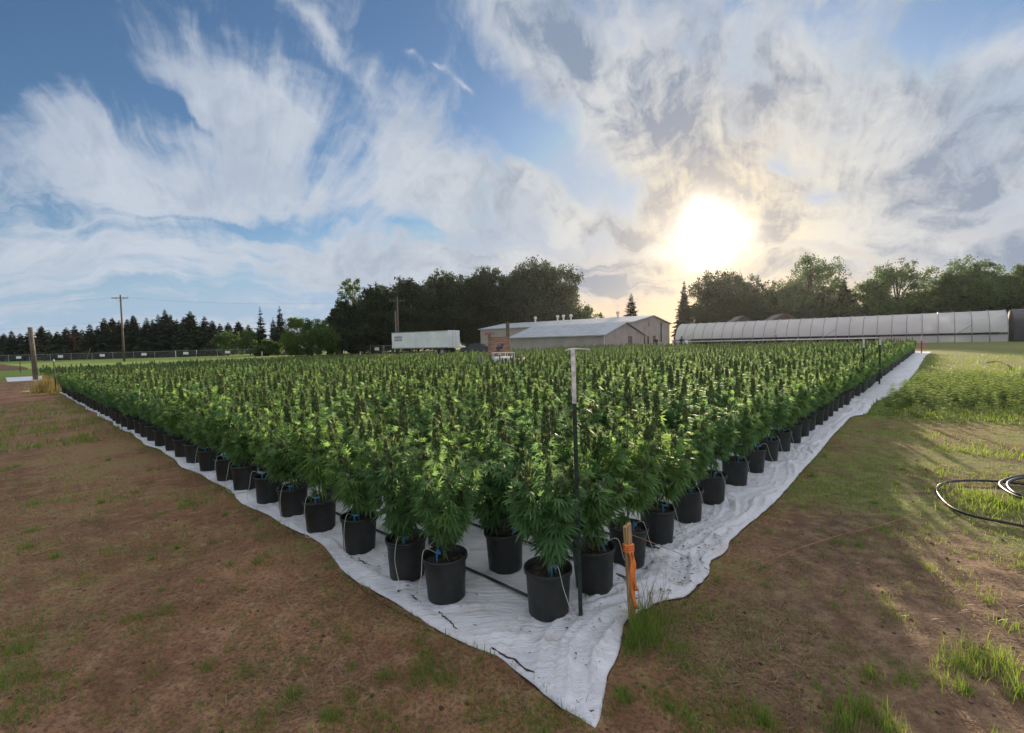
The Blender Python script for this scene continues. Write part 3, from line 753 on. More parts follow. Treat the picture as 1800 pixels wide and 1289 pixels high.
# ------------------------------------------------------------------ trees
QUAD = (np.array([(-.5, 0, 0), (0, -.32, .06), (.5, 0, -.05), (0, .32, .06)]), np.array([(0, 1, 2, 3)]))
def broad_tree(px, top, Y, wpx, label, leaf='treeleaf', nl=6500, size=.40, base=0.12, name='broadleaf_tree', group='trees behind the field', open_=0.0, seed=None, lobes=20, cat='tree'):
    r = np.random.default_rng(seed if seed is not None else int(px*7+top))
    f = foot(px, Y); H = at(px, top, Y).z-f.z; W = wpx*Y/FPX/2*1.12; nl = int(nl*2.8); size = size*.8
    t = empty(name, f, r.uniform(0, 6.28), label, cat, group)
    cz, ch = H*(base+1)/2, H*(1-base)/2
    C = []; 
    for k in range(lobes):
        ph = k*2.399+r.uniform(-.4, .4); s = r.uniform(-.85, .95); rad = math.sqrt(max(.05, 1-s*s))*r.uniform(.35, .86)
        rr = r.uniform(.27, .44)*min(W, ch)*(1.15-.25*abs(s))
        C.append((W*rad*math.cos(ph)*.92, W*rad*math.sin(ph)*.92, cz+ch*s*.86, rr))
    C.append((r.uniform(-.2, .2)*W, 0, H-min(W, ch)*.3, min(W, ch)*.32))
    tr = MB(); tr.tube([(0, 0, -.1), (r.normal(0, .15), r.normal(0, .15), H*.25), (r.normal(0, .3), r.normal(0, .3), H*.55), (r.normal(0, .4), r.normal(0, .4), H*.85)], [H*.026, H*.02, H*.013, H*.004], 8)
    for (x, y, z, rr) in C[::2]:
        z0 = max(H*.14, z*.5); tr.tube([(0, 0, z0), (x*.5, y*.5, (z0+z)/2+.2), (x, y, z)], [H*.010, H*.007, H*.003], 5, False)
    tr.build('trunk', M['bark'], t, True)
    wts = np.array([c[3]**2 for c in C]); cnt = (nl*wts/wts.sum()).astype(int)
    P = []; D = []; Tn = []
    for (x, y, z, rr), n in zip(C, cnt):
        # leaves sit in sprays: sub-clumps on the lobe's shell, with holes between
        ns = max(6, n//34); q = r.normal(0, 1, (ns, 3)); q /= np.linalg.norm(q, axis=1, keepdims=True)
        cen = q*rr*r.uniform(.5, 1.02, (ns, 1))*np.array([1, 1, .9]); keep = r.random(ns) > open_; cen = cen[keep]
        if len(cen) == 0: continue
        idx = r.integers(0, len(cen), n); p = cen[idx]+r.normal(0, rr*.11+.08, (n, 3))
        P.append(p+np.array([x, y, z])); D.append(r.normal(0, 1, (n, 3))+np.array([0, 0, -.3])); Tn.append(np.clip(r.normal(.5, .25, n)+.15*(r.random(len(cen))[idx]-.5), 0, 1))
    P = np.concatenate(P); D = np.concatenate(D); Tn = np.concatenate(Tn); ok = P[:, 2] > .2; P, D, Tn = P[ok], D[ok], Tn[ok]
    n = len(P)
    V, F, tt = scatter(QUAD, P, D, r.normal(0, 1, (n, 3)), r.uniform(.55, 1.25, n)*size*1.3, Tn)
    link_mesh('crown', np_mesh('crown', V, F, tt), M[leaf], t)
    return t
FROND0 = (np.array([(0, -.05, 0), (0, .05, 0), (.35, -.17, -.01), (.35, .17, -.01), (.7, -.12, -.06), (.7, .12, -.06), (1, 0, -.14), (.5, -.1, -.22), (.5, .1, -.22)]),
         np.array([(0, 2, 3, 1), (2, 4, 5, 3), (4, 6, 6, 5), (2, 7, 4, 2), (3, 5, 8, 3)]))
FROND = (FROND0[0]*np.array([1, 1.7, 1.5]), np.array([(0, 2, 3), (0, 3, 1), (2, 4, 5), (2, 5, 3), (4, 6, 5), (2, 7, 4), (3, 5, 8)]))
def conifer(px, top, Y, wpx, label, leaf='needle', group='conifers behind the field', dens=1.35, base=.05, seed=None):
    r = np.random.default_rng(seed if seed is not None else int(px*13+top))
    f = foot(px, Y); H = at(px, top, Y).z-f.z; W = wpx*Y/FPX/2
    t = empty('conifer_tree', f, r.uniform(0, 6.28), label, 'tree', group)
    tr = MB(); tr.tube([(0, 0, -.1), (0, 0, H*.5), (r.normal(0, .05), 0, H*.99)], [H*.02, H*.012, H*.002], 7); tr.build('trunk', M['bark'], t, True)
    nw = int(max(22, H*3.6*dens)); P = []; D = []; S = []; Tn = []
    for k in range(nw):
        s = (k+r.uniform(-.3, .3))/nw; s = min(max(s, 0), .985); z = H*(base+(1-base)*s)
        L = W*(1-s)**.85*r.uniform(.8, 1.15)+.10*H*.08; n = int(r.integers(9, 13)); a0 = r.uniform(0, 6.28)
        for j in range(n):
            ph = a0+j*6.283/n+r.uniform(-.3, .3); ll = L*r.uniform(.45, 1.2)
            el = -.30+.75*s+r.uniform(-.28, .28); d = np.array([math.cos(ph), math.sin(ph), el]); side = np.array([-math.sin(ph), math.cos(ph), 0])
            P.append(np.array([0, 0, z])); D.append(d); S.append(ll); tn = np.clip(r.normal(.45, .2), 0, 1); Tn.append(tn)
            for q in (.3, .5, .7, .85):       # side sprays along the bough
                for sg in (-1, 1):
                    P.append(np.array([0, 0, z])+d*ll*q-np.array([0, 0, .14*ll*q*q])); D.append(d*.7+side*sg*r.uniform(.5, 1.1)+np.array([0, 0, -r.uniform(.05, .4)])); S.append(ll*r.uniform(.28, .48)*(1.15-q*.5)); Tn.append(np.clip(tn+r.normal(0, .2), 0, 1))
    P, D, S, Tn = map(np.array, (P, D, S, Tn))
    V, F, tt = scatter(FROND, P, D, np.tile([0, 0, 1.], (len(P), 1))+r.normal(0, .25, (len(P), 3)), S, Tn)
    link_mesh('crown', np_mesh('crown', V, F, tt), M[leaf], t)
    return t
# conifer belt at far left (px, top, depth, width px, brown?)
belt = [(8, 585, 120, 30), (22, 580, 118, 26), (37, 585, 125, 28), (52, 582, 118, 30), (75, 572, 122, 34), (88, 580, 128, 26), (102, 582, 115, 34), (118, 575, 118, 32, 1), (133, 571, 121, 30, 1), (146, 578, 126, 26),
        (160, 569, 117, 30), (173, 572, 121, 28), (186, 558, 118, 34), (200, 557, 124, 34), (212, 562, 119, 30), (226, 560, 120, 30), (237, 553, 118, 34), (250, 575, 128, 30), (260, 558, 116, 30), (270, 560, 122, 26), (281, 552, 121, 28), (293, 543, 118, 32), (303, 552, 124, 30), (313, 560, 119, 28), (325, 556, 122, 30), (337, 546, 117, 38), (352, 570, 125, 28), (362, 555, 120, 28), (375, 562, 118, 32), (388, 568, 130, 28), (403, 566, 135, 30), (421, 564, 138, 34), (438, 570, 140, 30)]
for i, b in enumerate(belt):
    brown = len(b) > 4
    conifer(b[0], b[1], b[2], b[3]*1.6, 'browning conifer in the far left belt, warmer than its dark green neighbours' if brown else 'dark green conifer in the close belt of trees beyond the left fence', 'needlebrown' if brown else 'needle', 'conifers in the belt beyond the left fence', base=.02)
conifer(460, 538, 100, 30, 'slim solitary spruce rising left of the round green bush', dens=.8)
conifer(494, 537, 104, 36, 'pair spruce with ragged tip just left of the round green bush', dens=.9)
conifer(482, 557, 108, 28, 'shorter spruce between the two taller spruces left of the round bush')
conifer(1110, 514, 88, 44, 'lone spruce with open branches standing behind the metal buildings under the orange sky', base=.0)
conifer(1203, 493, 98, 44, 'tall spruce just left of the big round tree under the sun', base=.0)
conifer(1482, 488, 104, 56, 'dark broad spruce between two big leafy trees behind the plastic greenhouse')
conifer(1637, 497, 100, 34, 'narrow dark spruce between the two leafy trees at right')
conifer(1757, 484, 104, 36, 'spruce peeking out right of the densest leafy tree at far right')
for px, top, Y, w, nm in ((400, 585, 112, 60, 'low shrubby tree filling the gap right of the conifer belt'), (440, 582, 110, 60, 'pale shrubby tree left of the slim solitary spruce'), (515, 560, 118, 60, 'leafy tree rising behind the round green bush'), (470, 596, 96, 60, 'low pale thicket in front of the two spruces')):
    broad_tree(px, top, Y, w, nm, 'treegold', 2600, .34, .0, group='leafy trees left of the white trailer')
broad_tree(548, 562, 84, 108, 'round dense green bush-like tree behind the fence, left of the white trailer', 'bushleaf', 9000, .26, -.1, name='round_tree', group=None, lobes=34)
G1 = 'big dark trees behind the trailer and sheds'
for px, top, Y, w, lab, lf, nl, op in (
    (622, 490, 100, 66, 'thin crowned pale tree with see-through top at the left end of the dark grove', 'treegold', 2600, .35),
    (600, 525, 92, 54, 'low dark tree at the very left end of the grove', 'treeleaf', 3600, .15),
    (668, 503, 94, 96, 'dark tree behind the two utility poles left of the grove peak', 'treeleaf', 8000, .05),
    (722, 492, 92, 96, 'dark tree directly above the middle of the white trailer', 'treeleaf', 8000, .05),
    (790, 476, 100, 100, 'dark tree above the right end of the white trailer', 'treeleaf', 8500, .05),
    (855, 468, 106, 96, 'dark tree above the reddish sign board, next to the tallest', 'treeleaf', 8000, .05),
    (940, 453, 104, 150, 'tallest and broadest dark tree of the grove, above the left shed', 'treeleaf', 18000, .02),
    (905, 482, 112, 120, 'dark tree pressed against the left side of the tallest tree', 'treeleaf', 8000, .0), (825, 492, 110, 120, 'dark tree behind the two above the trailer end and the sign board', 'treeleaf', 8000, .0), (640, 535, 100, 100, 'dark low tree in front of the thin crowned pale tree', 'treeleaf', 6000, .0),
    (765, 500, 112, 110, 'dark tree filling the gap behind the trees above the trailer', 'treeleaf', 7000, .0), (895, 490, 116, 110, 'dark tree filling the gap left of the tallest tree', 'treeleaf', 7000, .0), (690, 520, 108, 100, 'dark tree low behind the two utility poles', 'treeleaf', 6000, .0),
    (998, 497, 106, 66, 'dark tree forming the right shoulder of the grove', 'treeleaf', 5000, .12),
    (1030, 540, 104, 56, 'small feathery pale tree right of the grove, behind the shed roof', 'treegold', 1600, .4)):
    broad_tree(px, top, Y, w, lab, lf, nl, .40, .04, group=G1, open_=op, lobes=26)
G2 = 'trees behind the plastic greenhouse'
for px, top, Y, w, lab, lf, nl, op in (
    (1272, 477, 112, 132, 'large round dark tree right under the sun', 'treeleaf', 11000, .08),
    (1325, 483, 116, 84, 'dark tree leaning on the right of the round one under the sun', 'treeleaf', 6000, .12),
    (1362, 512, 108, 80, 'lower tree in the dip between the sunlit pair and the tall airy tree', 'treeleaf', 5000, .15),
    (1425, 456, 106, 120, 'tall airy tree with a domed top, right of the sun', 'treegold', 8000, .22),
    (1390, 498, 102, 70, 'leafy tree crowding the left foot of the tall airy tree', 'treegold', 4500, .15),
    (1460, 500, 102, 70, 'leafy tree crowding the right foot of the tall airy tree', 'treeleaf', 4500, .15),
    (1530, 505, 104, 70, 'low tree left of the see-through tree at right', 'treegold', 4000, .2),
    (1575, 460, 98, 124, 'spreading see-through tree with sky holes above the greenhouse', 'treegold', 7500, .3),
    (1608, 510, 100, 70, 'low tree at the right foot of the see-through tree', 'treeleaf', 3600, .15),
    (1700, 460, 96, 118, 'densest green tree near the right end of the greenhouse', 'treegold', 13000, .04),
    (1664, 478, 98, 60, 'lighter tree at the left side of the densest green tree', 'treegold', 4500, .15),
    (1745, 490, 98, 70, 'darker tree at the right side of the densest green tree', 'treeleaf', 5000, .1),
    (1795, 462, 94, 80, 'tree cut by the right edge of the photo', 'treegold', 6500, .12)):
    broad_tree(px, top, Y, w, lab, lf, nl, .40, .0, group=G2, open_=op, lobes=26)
for px, top, Y, w in ((1225, 540, 104, 60), (1330, 540, 100, 70), (1420, 535, 96, 90), (1510, 540, 94, 80), (1590, 538, 92, 80), (1650, 535, 92, 80), (1770, 528, 90, 90)):
    broad_tree(px, top, Y, w, 'low dark shrub along the foot of the trees behind the greenhouse', 'treeleaf', 3200, .36, -.05, name='shrub', group='shrubs along the foot of the trees', cat='shrub')
for px, top, Y, w in ((590, 575, 88, 60), (640, 565, 90, 80), (700, 545, 100, 100), (770, 545, 101, 110), (840, 545, 106, 110), (905, 540, 108, 110), (975, 545, 108, 90), (735, 550, 104, 100), (870, 545, 109, 100), (655, 550, 100, 90)):
    broad_tree(px, top, Y, w, 'low dark shrub in the undergrowth below the big dark grove', 'treeleaf', 3600, .38, -.05, name='shrub', group='undergrowth shrubs below the grove', cat='shrub')

# ------------------------------------------------------------------ posts, stake, lines
def tpost(p, h, label, white=0.34, lean=(0, 0), w=.022, capbar=False, group='steel posts around the field', top='postwhite'):
    t = empty('fence_post', p, 0, label, 'post', group)
    hw = h*(1-white); n = 9
    def P(z): return Vector((lean[0]*z, lean[1]*z, z))
    lo = MB(); 
    def tee(mb, z0, z1):
        a, b = P(z0), P(z1)
        for (ox, oy, sx, sy) in ((0, 0, w, .0032), (0, .014, .005, w)):
            vs = []
            for q in (a, b):
                for x, y in ((-sx, -sy), (sx, -sy), (sx, sy), (-sx, sy)): vs.append((q.x+ox+x, q.y+oy+y, q.z))
            mb.add(vs, [(3, 2, 1, 0), (4, 5, 6, 7), (0, 1, 5, 4), (1, 2, 6, 5), (2, 3, 7, 6), (3, 0, 4, 7)])
    tee(lo, -.1, hw)
    for k in range(int(hw/.055)):
        c = P(.12+k*.055)
        if c.z < hw-.02: lo.box((c.x, c.y-.008, c.z), (.012, .008, .014))
    lo.build('post_shaft', M['postgreen'], t)
    if white > 0:
        up = MB(); tee(up, hw, h)
        for k in range(int((h-hw)/.055)):
            c = P(hw+.03+k*.055); up.box((c.x, c.y-.008, c.z), (.012, .008, .014))
        up.build('painted_tip', M[top], t)
    if capbar:
        c = P(h); cb = MB(); cb.tube(spline([(c.x-.045, c.y, c.z-.004), (c.x, c.y, c.z+.004), (c.x+.06, c.y+.01, c.z+.002), (c.x+.105, c.y+.02, c.z-.003)], 5), .0045, 6); cb.build('top_wire', M['postwhite'], t)
    return t
pm = G(1021, 1090)
tpost((pm.x, pm.y, pm.z), 1.655, 'tall dark green metal post with white painted tip in front of the field corner', .195, (-.015, .0), .0125, True)
tpost(G(98, 690), 1.45, 'thin black post beside the golden grass tuft at the left end of the field', .06, (0, 0), .02)
tpost(G(36, 655), 1.0, 'short black post far left near the far strip of fabric', .0, (0, 0), .022)
p1 = G(1517, 692); tpost(p1, at(1517, 596, p1.y).z-p1.z, 'dark post with pale tip, nearer of the two on the right border', .16, (0, 0), .022)
p1 = G(1546, 676); tpost(p1, at(1546, 597, p1.y).z-p1.z, 'dark post with pale tip, farther of the two on the right border', .12, (0, 0), .025)
for px, base, top, lab in ((1620, 622, 590, 'small post at the far right corner of the fabric'), (1364, 622, 574, 'pale post sticking up before the greenhouse, inside the plants'), (633, 640, 618, 'white tipped post at the back of the field below the fence'), (460, 640, 618, 'white tipped post behind the plants left of the fence gate')):
    Y = {1620: 35, 1364: 38, 633: 41, 460: 36}[px]; p = foot(px, Y); h = at(px, top, Y).z-p.z
    tpost(p, h, lab, .3, (0, 0), .035)
# wooden stake with orange ribbon
ps = G(1112, 1092)
stk = empty('wooden_stake', ps, R(20), 'raw wooden stake wrapped with orange ribbon at the right edge of the fabric', 'stake')
sb = MB(); hS = .60; lx = -.055
for z0, z1 in ((-.1, hS),):
    vs = [(lx*z+x, y, z+(0.012*x/.02 if z > .3 else 0)) for z in (z0, z1) for x, y in ((-.021, -.014), (.021, -.014), (.021, .014), (-.021, .014))]
    sb.add(vs, [(3, 2, 1, 0), (4, 5, 6, 7), (0, 1, 5, 4), (1, 2, 6, 5), (2, 3, 7, 6), (3, 0, 4, 7)])
sb.build('stake_shaft', M['wood'], stk, bevel=.002)
rb = MB(); 
for k in range(4):      # knot wraps
    z = .44+k*.012; c = (lx*z, 0, z); rb.tube([(c[0]-.024, -.017, z), (c[0]+.024, -.017, z+.004), (c[0]+.024, .017, z+.003), (c[0]-.024, .017, z), (c[0]-.024, -.017, z+.006)], .007, 5)
W = 12
for off, wd, ln in ((-.003, .015, .36), (.010, .011, .25)):   # hanging tails
    b = len(rb.v)
    for k in range(W+1):
        t_ = k/W; z = .45-ln*t_; cx = lx*z+off+.005*math.sin(t_*7)+.010*t_; ww = wd*(1-.3*math.sin(t_*9)**2)
        rb.v += [(cx-ww, -.022-.008*math.sin(t_*8+1), z), (cx+ww, -.026+.008*math.sin(t_*11), z)]
    for k in range(W): rb.f.append((b+2*k, b+2*k+1, b+2*k+3, b+2*k+2))
ro = rb.build('ribbon', M['orange'], stk, True); sm = ro.modifiers.new('t', 'SOLIDIFY'); sm.thickness = .0006
def lay(pts, lift=.01):
    out = []
    for p in pts:
        g = G(*p); out.append((g.x, g.y, g.z+max(0.0, bumps(g.x, g.y))+lift))
    return out
tw = [Vector(ps)+Vector((lx*.55+.01, -.01, .545)), Vector(G(1200, 987))+Vector((0, 0, .05))]+[Vector(p) for p in lay([(1262, 1014), (1330, 1002), (1400, 972), (1480, 948), (1560, 926), (1640, 897), (1740, 872)], .03)]
b = MB(); b.tube(spline(tw, 14), .0024, 5); tag(b.build('orange_twine', M['twine'], None, True), 'thin orange twine running from the wooden stake across the dirt to the right', 'string')
# irrigation pipes on the fabric between rows
for u in (.47, 1.10, 1.68):
    pts = []
    v = .75 if u < 1 else .35
    v0 = v
    while v < V1-1:
        x, y = from_uv(u+.03*math.sin(v*1.3), v); pts.append((x, y, gz(x, y)+.026)); v += .5
    b = MB(); b.tube(pts, .010, 8)
    tag(b.build('irrigation_pipe', M['hose'], None, True), {.47: 'black irrigation pipe lying on the fabric behind the left border row', 1.10: 'black irrigation pipe on the fabric between the second and third rows from the left', 1.68: 'black irrigation pipe on the fabric one row deeper than the others'}[u], 'pipe', 'irrigation pipes on the fabric')
# thin drip tubes with blue stakes in the pots we can see
k = 0
for (d, x, y, nm, idx) in spots[:70]:
    if nm not in ('front', 'left', 'right') and idx != 0: continue
    if d > 9: continue
    z = gz(x, y)+.012
    sx, sy = (-UX, -UY) if nm == 'left' else ((UY, -UX) if nm == 'right' else (.4, -.9))     # towards the open side
    tx, ty = -sy, sx; a = random.uniform(-.5, .5)
    q = [Vector((x+sx*.05+tx*a*.1, y+sy*.05+ty*a*.1, z+.30)), Vector((x+sx*.13+tx*a*.2, y+sy*.13+ty*a*.2, z+POT_H+.05)), Vector((x+sx*.172+tx*(a*.2+.02), y+sy*.172+ty*(a*.2+.02), z+.20)), Vector((x+sx*.20+tx*(a*.3+.07), y+sy*.20+ty*(a*.3+.07), z+.06)), Vector((x+sx*.19+tx*.17, y+sy*.19+ty*.17, z+.02)), Vector((x+tx*.28, y+ty*.28, z+.025))]
    lab = 'thin white drip tube looping over the rim of the ' + ('frontmost pot' if nm == 'front' else 'pot behind the frontmost one' if nm == 'inner' else (('first', 'second', 'third', 'fourth', 'fifth')[idx]+(' left border pot' if nm == 'left' else ' right border pot')) if idx < 5 else ('back left border pots' if nm == 'left' else 'back right border pots'))
    t = empty('drip_tube', (x, y, z), 0, lab, 'drip tube', 'drip tubes at the pots')
    o = Vector((x, y, z)); b = MB(); b.tube([p-o for p in spline(q, 8)], .0024, 5); b.build('tube', M['tubewhite'], t, True)
    b = MB(); c = q[0]-o; b.tube([c+Vector((0, 0, -.06)), c+Vector((0, 0, .012))], .006, 6); b.box((c.x+.012, c.y, c.z+.008), (.05, .014, .012), random.uniform(0, 3)); b.build('drip_stake', M['blue'], t)

# coiled hoses lower right
h1 = lay([(1830, 935), (1760, 922), (1700, 908), (1665, 890), (1647, 866), (1662, 852), (1700, 848), (1760, 850), (1830, 858)], .02)
b = MB(); b.tube(spline(h1, 14), .013, 8); tag(b.build('garden_hose', M['hose'], None, True), 'black hose making one wide loop on the ground at the right edge', 'hose', 'hoses on the right')
h2 = lay([(1840, 838), (1790, 842), (1760, 852), (1764, 866), (1800, 885), (1850, 890), (1880, 870), (1850, 846), (1800, 846), (1772, 856), (1785, 872), (1830, 884)], .03)
h2 = [(x, y, z+.012*(i % 5 > 2)) for i, (x, y, z) in enumerate(h2)]
b = MB(); b.tube(spline(h2, 14), .015, 8); tag(b.build('garden_hose', M['hose'], None, True), 'tightly coiled black hose at the right edge, behind the wide loop', 'hose', 'hoses on the right')
# curved pipe far back on the right grass
b = MB(); b.tube(spline(lay([(1735, 640), (1752, 637), (1768, 642), (1775, 652)], .05), 8), .02, 6); tag(b.build('garden_hose', M['matte'], None, True), 'short dark curve of pipe lying far back in the right grass', 'hose')

# ------------------------------------------------------------------ left end
pw = G(63, 668)
t = empty('wooden_post', pw, 0, 'tall weathered wooden post at the far left end of the field', 'post')
b = MB(); hh = at(58, 576, pw.y).z-pw.z; b.tube([(0, 0, -.2), (-.05, 0, hh*.5), (-.14, 0, hh)], [.14, .13, .12], 10); b.build('post_shaft', M['oldwood'], t, True)
b = MB(); b.tube([(-.14, 0, hh), (-.14, 0, hh+.015)], .126, 10); b.build('post_top', M['oldwood'], t)
# utility poles
def upole(px, Y, top, label, arms=True):
    f = foot(px, Y); h = at(px, top, Y).z-f.z
    t = empty('utility_pole', f, R(10), label, 'utility pole', 'utility poles')
    b = MB(); b.tube([(0, 0, -.3), (0, 0, h)], [.17, .12], 8); b.build('pole_shaft', M['oldwood'], t, True)
    if arms:
        b = MB(); b.box((0, -.14, h-.5), (2.5, .10, .12)); b.tube([(-.75, -.14, h-.5), (0, -.1, h-1.15)], .02, 5); b.tube([(.75, -.14, h-.5), (0, -.1, h-1.15)], .02, 5); b.build('crossarm', M['oldwood'], t)
        for x in (-1.15, -.55, .55, 1.15):
            b = MB(); b.lathe([(.0, 0), (.05, 0), (.035, .05), (.06, .08), (.03, .14), (0, .15)], 8, (x, -.14, h-.44)); b.build('insulator', M['grey'], t)
        b = MB(); b.lathe([(.03, 0), (.05, .05), (.03, .2), (0, .22)], 8, (0, 0, h)); b.build('insulator', M['grey'], t)
    return f, h
fA, hA = upole(217, 80, 519, 'tall utility pole with crossarm standing alone before the left conifers')
fB, hB = upole(701, 78, 524, 'utility pole with crossarm against the dark grove above the white trailer')
upole(697, 74, 547, 'plain shorter pole just left of the one with crossarm above the trailer', False)
wA = fA+Vector((0, 0, hA-.3)); 
for nm, a, c, sag, lab in (('power_line', wA, fB+Vector((0, 0, hB-.3)), .9, 'upper power line strung between the two poles with crossarms'), ('power_line', fA+Vector((0, 0, hA-4.2)), fB+Vector((0, 0, hB-3.2)), .7, 'lower cable strung between the two poles'), ('power_line', wA, wA+Vector((-90, 5, .5)), 1.5, 'upper power line leaving the left pole toward the left edge'), ('power_line', fA+Vector((0, 0, hA-4.2)), fA+Vector((-90, 5, hA-4.0)), 1.5, 'lower cable leaving the left pole toward the left edge')):
    pts = [a.lerp(c, k/16)-Vector((0, 0, sag*4*(k/16)*(1-k/16))) for k in range(17)]; b = MB(); b.tube(pts, .007, 4, False); tag(b.build(nm, M['rubber']), lab, 'cable', 'cables on the utility poles')
# chain link fence across the left background
def fence(pa, pb, label, h=1.5, step=4.4, sign_every=2, gate=None):
    a, c = foot(*pa), foot(*pb); L = (c-a).length; t = empty('chain_link_fence', a, math.atan2(c.y-a.y, c.x-a.x), label, 'fence', 'chain link fences beyond the field')
    dz = (c.z-a.z)/L; n = int(L/step)
    b = MB(); b.add([(0, 0, .05), (L, 0, .05+dz*L), (L, 0, h+dz*L), (0, 0, h)], [(0, 1, 2, 3)]); b.build('fence_mesh', M['chain'], t)
    b = MB(); b.tube([(0, -.03, h), (L, -.03, h+dz*L)], .032, 6); b.build('top_rail', M['galv'], t)
    for k in range(n+1):
        x = L*k/n; b = MB(); b.tube([(x, 0, -.1+dz*x), (x, 0, h+.08+dz*x)], .045, 6); b.build('fence_post', M['galv'], t)
    for k in range(1, n+1, sign_every):
        x = L*(k-.5)/n; w = 1.15; zc = h*.62+dz*x; b = MB(); b.box((x, -.06, zc), (w, .012, .56)); s = b.build('sign', M['sign'], t)
    return t
fence((-60, 106), (455, 106), 'long chain link fence with small white signs in front of the conifer belt')
fence((455, 105.5), (700, 84), 'chain link fence with white signs leading from the belt up to the white trailer', 1.5, 3.4, 2)
# leaning board by the fence and gate posts
p = foot(150, 104); t = empty('leaning_plank', p, 0, 'leaning thin plank standing by the far left fence', 'plank'); b = MB(); b.tube([(0, 0, -.05), (1.1, 0, 2.6)], .05, 5); b.build('plank_shaft', M['wood'], t)
# soil heap far left and stray white debris
p = G(-25, 652); b = MB(); n = 18
for i in range(7):
    rr = 2.6*(1-i/6.0)**.8
    for j in range(n):
        q = 6.283*j/n; k = rr*(1+.25*mnoise.noise((math.cos(q)*2, math.sin(q)*2, i*.4))); b.v.append((k*math.cos(q)*1.5, k*math.sin(q), 1.0*(i/6.0)+.08*mnoise.noise((q*2, i, 0))))
for i in range(6):
    for j in range(n): b.f.append((i*n+j, i*n+(j+1) % n, (i+1)*n+(j+1) % n, (i+1)*n+j))
o = b.build('soil_heap', M['clod'], None, True); o.location = p; tag(o, 'low heap of reddish soil at the far left edge', 'soil heap')
b = MB()
p0 = G(56, 690)
for k in range(7):
    a = random.uniform(0, 3); b.tube([(random.uniform(-.5, .5), random.uniform(-.3, .3), .03), (random.uniform(-.5, .8), random.uniform(-.3, .3), .06)], .018, 5)
o = b.build('pipe_scraps', M['white']); o.location = p0; tag(o, 'small scatter of white pipe scraps left of the golden grass tuft', 'pipe scraps')

# ------------------------------------------------------------------ trailer, car
def trailer():
    p = foot(747, 70); rz = R(-34)
    t = empty('semi_trailer', p, rz, 'white box trailer parked before the dark grove', 'trailer')
    L, Wd, z0, z1 = 11.4, 2.5, 1.0, 3.45
    # local x along the length; +x is the rear (right) end
    b = MB(); b.box((0, 0, (z0+z1)/2), (L, Wd, z1-z0)); b.build('box_body', M['trailer'], t, bevel=.04)
    for k in range(10):
        x = -L/2+.55+k*(L-1.1)/9; b = MB(); b.box((x, -Wd/2-.012, (z0+z1)/2), (.05, .02, z1-z0-.3)); b.build('side_rib', M['trailer'], t)
    b = MB(); b.box((0, -Wd/2-.02, z0+.06), (L, .03, .13)); b.box((0, -Wd/2-.02, z1-.05), (L, .03, .10)); b.build('edge_rail', M['grey'], t)
    for s in (-1, 1):
        b = MB(); b.box((L/2+.02, s*.59, (z0+z1)/2), (.035, 1.12, z1-z0-.2)); dr = b.build('rear_door', M['trailer'], t)
        b = MB(); b.tube([(L/2+.055, s*.35, z0+.15), (L/2+.055, s*.35, z1-.15)], .018, 6); b.build('lock_rod', M['grey'], dr)
    b = MB(); 
    for i in range(4):
        for j in range(2): b.box((-L/2+.8+i*.42, -Wd/2-.028, z1-.75-j*.42), (.33, .012, .30))
    b.build('faded_lettering', M['grey'], t)
    for x in (L/2-1.2, L/2-2.4):
        for s in (-1, 1):
            q = MB(); c = (x, s*.95, .5); q.tube([(c[0], c[1]-.28, c[2]), (c[0], c[1]+.28, c[2])], .5, 20); w = q.build('wheel', M['rubber'], t, False)
            q = MB(); q.tube([(c[0], c[1]+s*.285, c[2]), (c[0], c[1]+s*.30, c[2])], .26, 14); q.build('rim', M['grey'], w)
    for s in (-1, 1):
        b = MB(); b.box((-L/2+2.0, s*.8, .5), (.14, .14, 1.0)); b.build('landing_leg', M['grey'], t)
trailer()
def car():
    p = foot(838, 66); t = empty('parked_car', p, R(-12), 'dark blue car parked between the white trailer and the shed', 'car')
    prof = [(-2.2, .45), (-2.2, .85), (-1.9, 1.0), (-1.2, 1.05), (-.6, 1.45), (.7, 1.48), (1.4, 1.08), (2.05, .98), (2.2, .8), (2.2, .45), (1.75, .32), (-1.75, .32)]
    b = MB(); b.prism(prof, 'y', -.85, .85); b.build('car_body', M['carpaint'], t, bevel=.06)
    for s in (-1, 1):
        b = MB(); b.prism([(-1.05, 1.08), (-.55, 1.38), (.1, 1.41), (.1, 1.08)], 'y', s*.86-.006, s*.86+.006); b.build('window', M['dark'], t)
        b = MB(); b.prism([(.18, 1.08), (.18, 1.41), (.65, 1.41), (1.2, 1.10)], 'y', s*.86-.006, s*.86+.006); b.build('window', M['dark'], t)
        for x in (-1.35, 1.35):
            q = MB(); q.tube([(x, s*.70, .33), (x, s*.90, .33)], .33, 18); w = q.build('wheel', M['rubber'], t)
            q = MB(); q.tube([(x, s*.902, .33), (x, s*.915, .33)], .2, 12); q.build('rim', M['grey'], w)
        b = MB(); b.box((-2.21, s*.6, .75), (.03, .35, .14)); b.build('headlight', M['sign'], t)
    b = MB(); b.add([(-1.17, -.72, 1.09), (-1.17, .72, 1.09), (-.63, .66, 1.44), (-.63, -.66, 1.44)], [(0, 1, 2, 3)]); b.build('windscreen', M['dark'], t)
car()

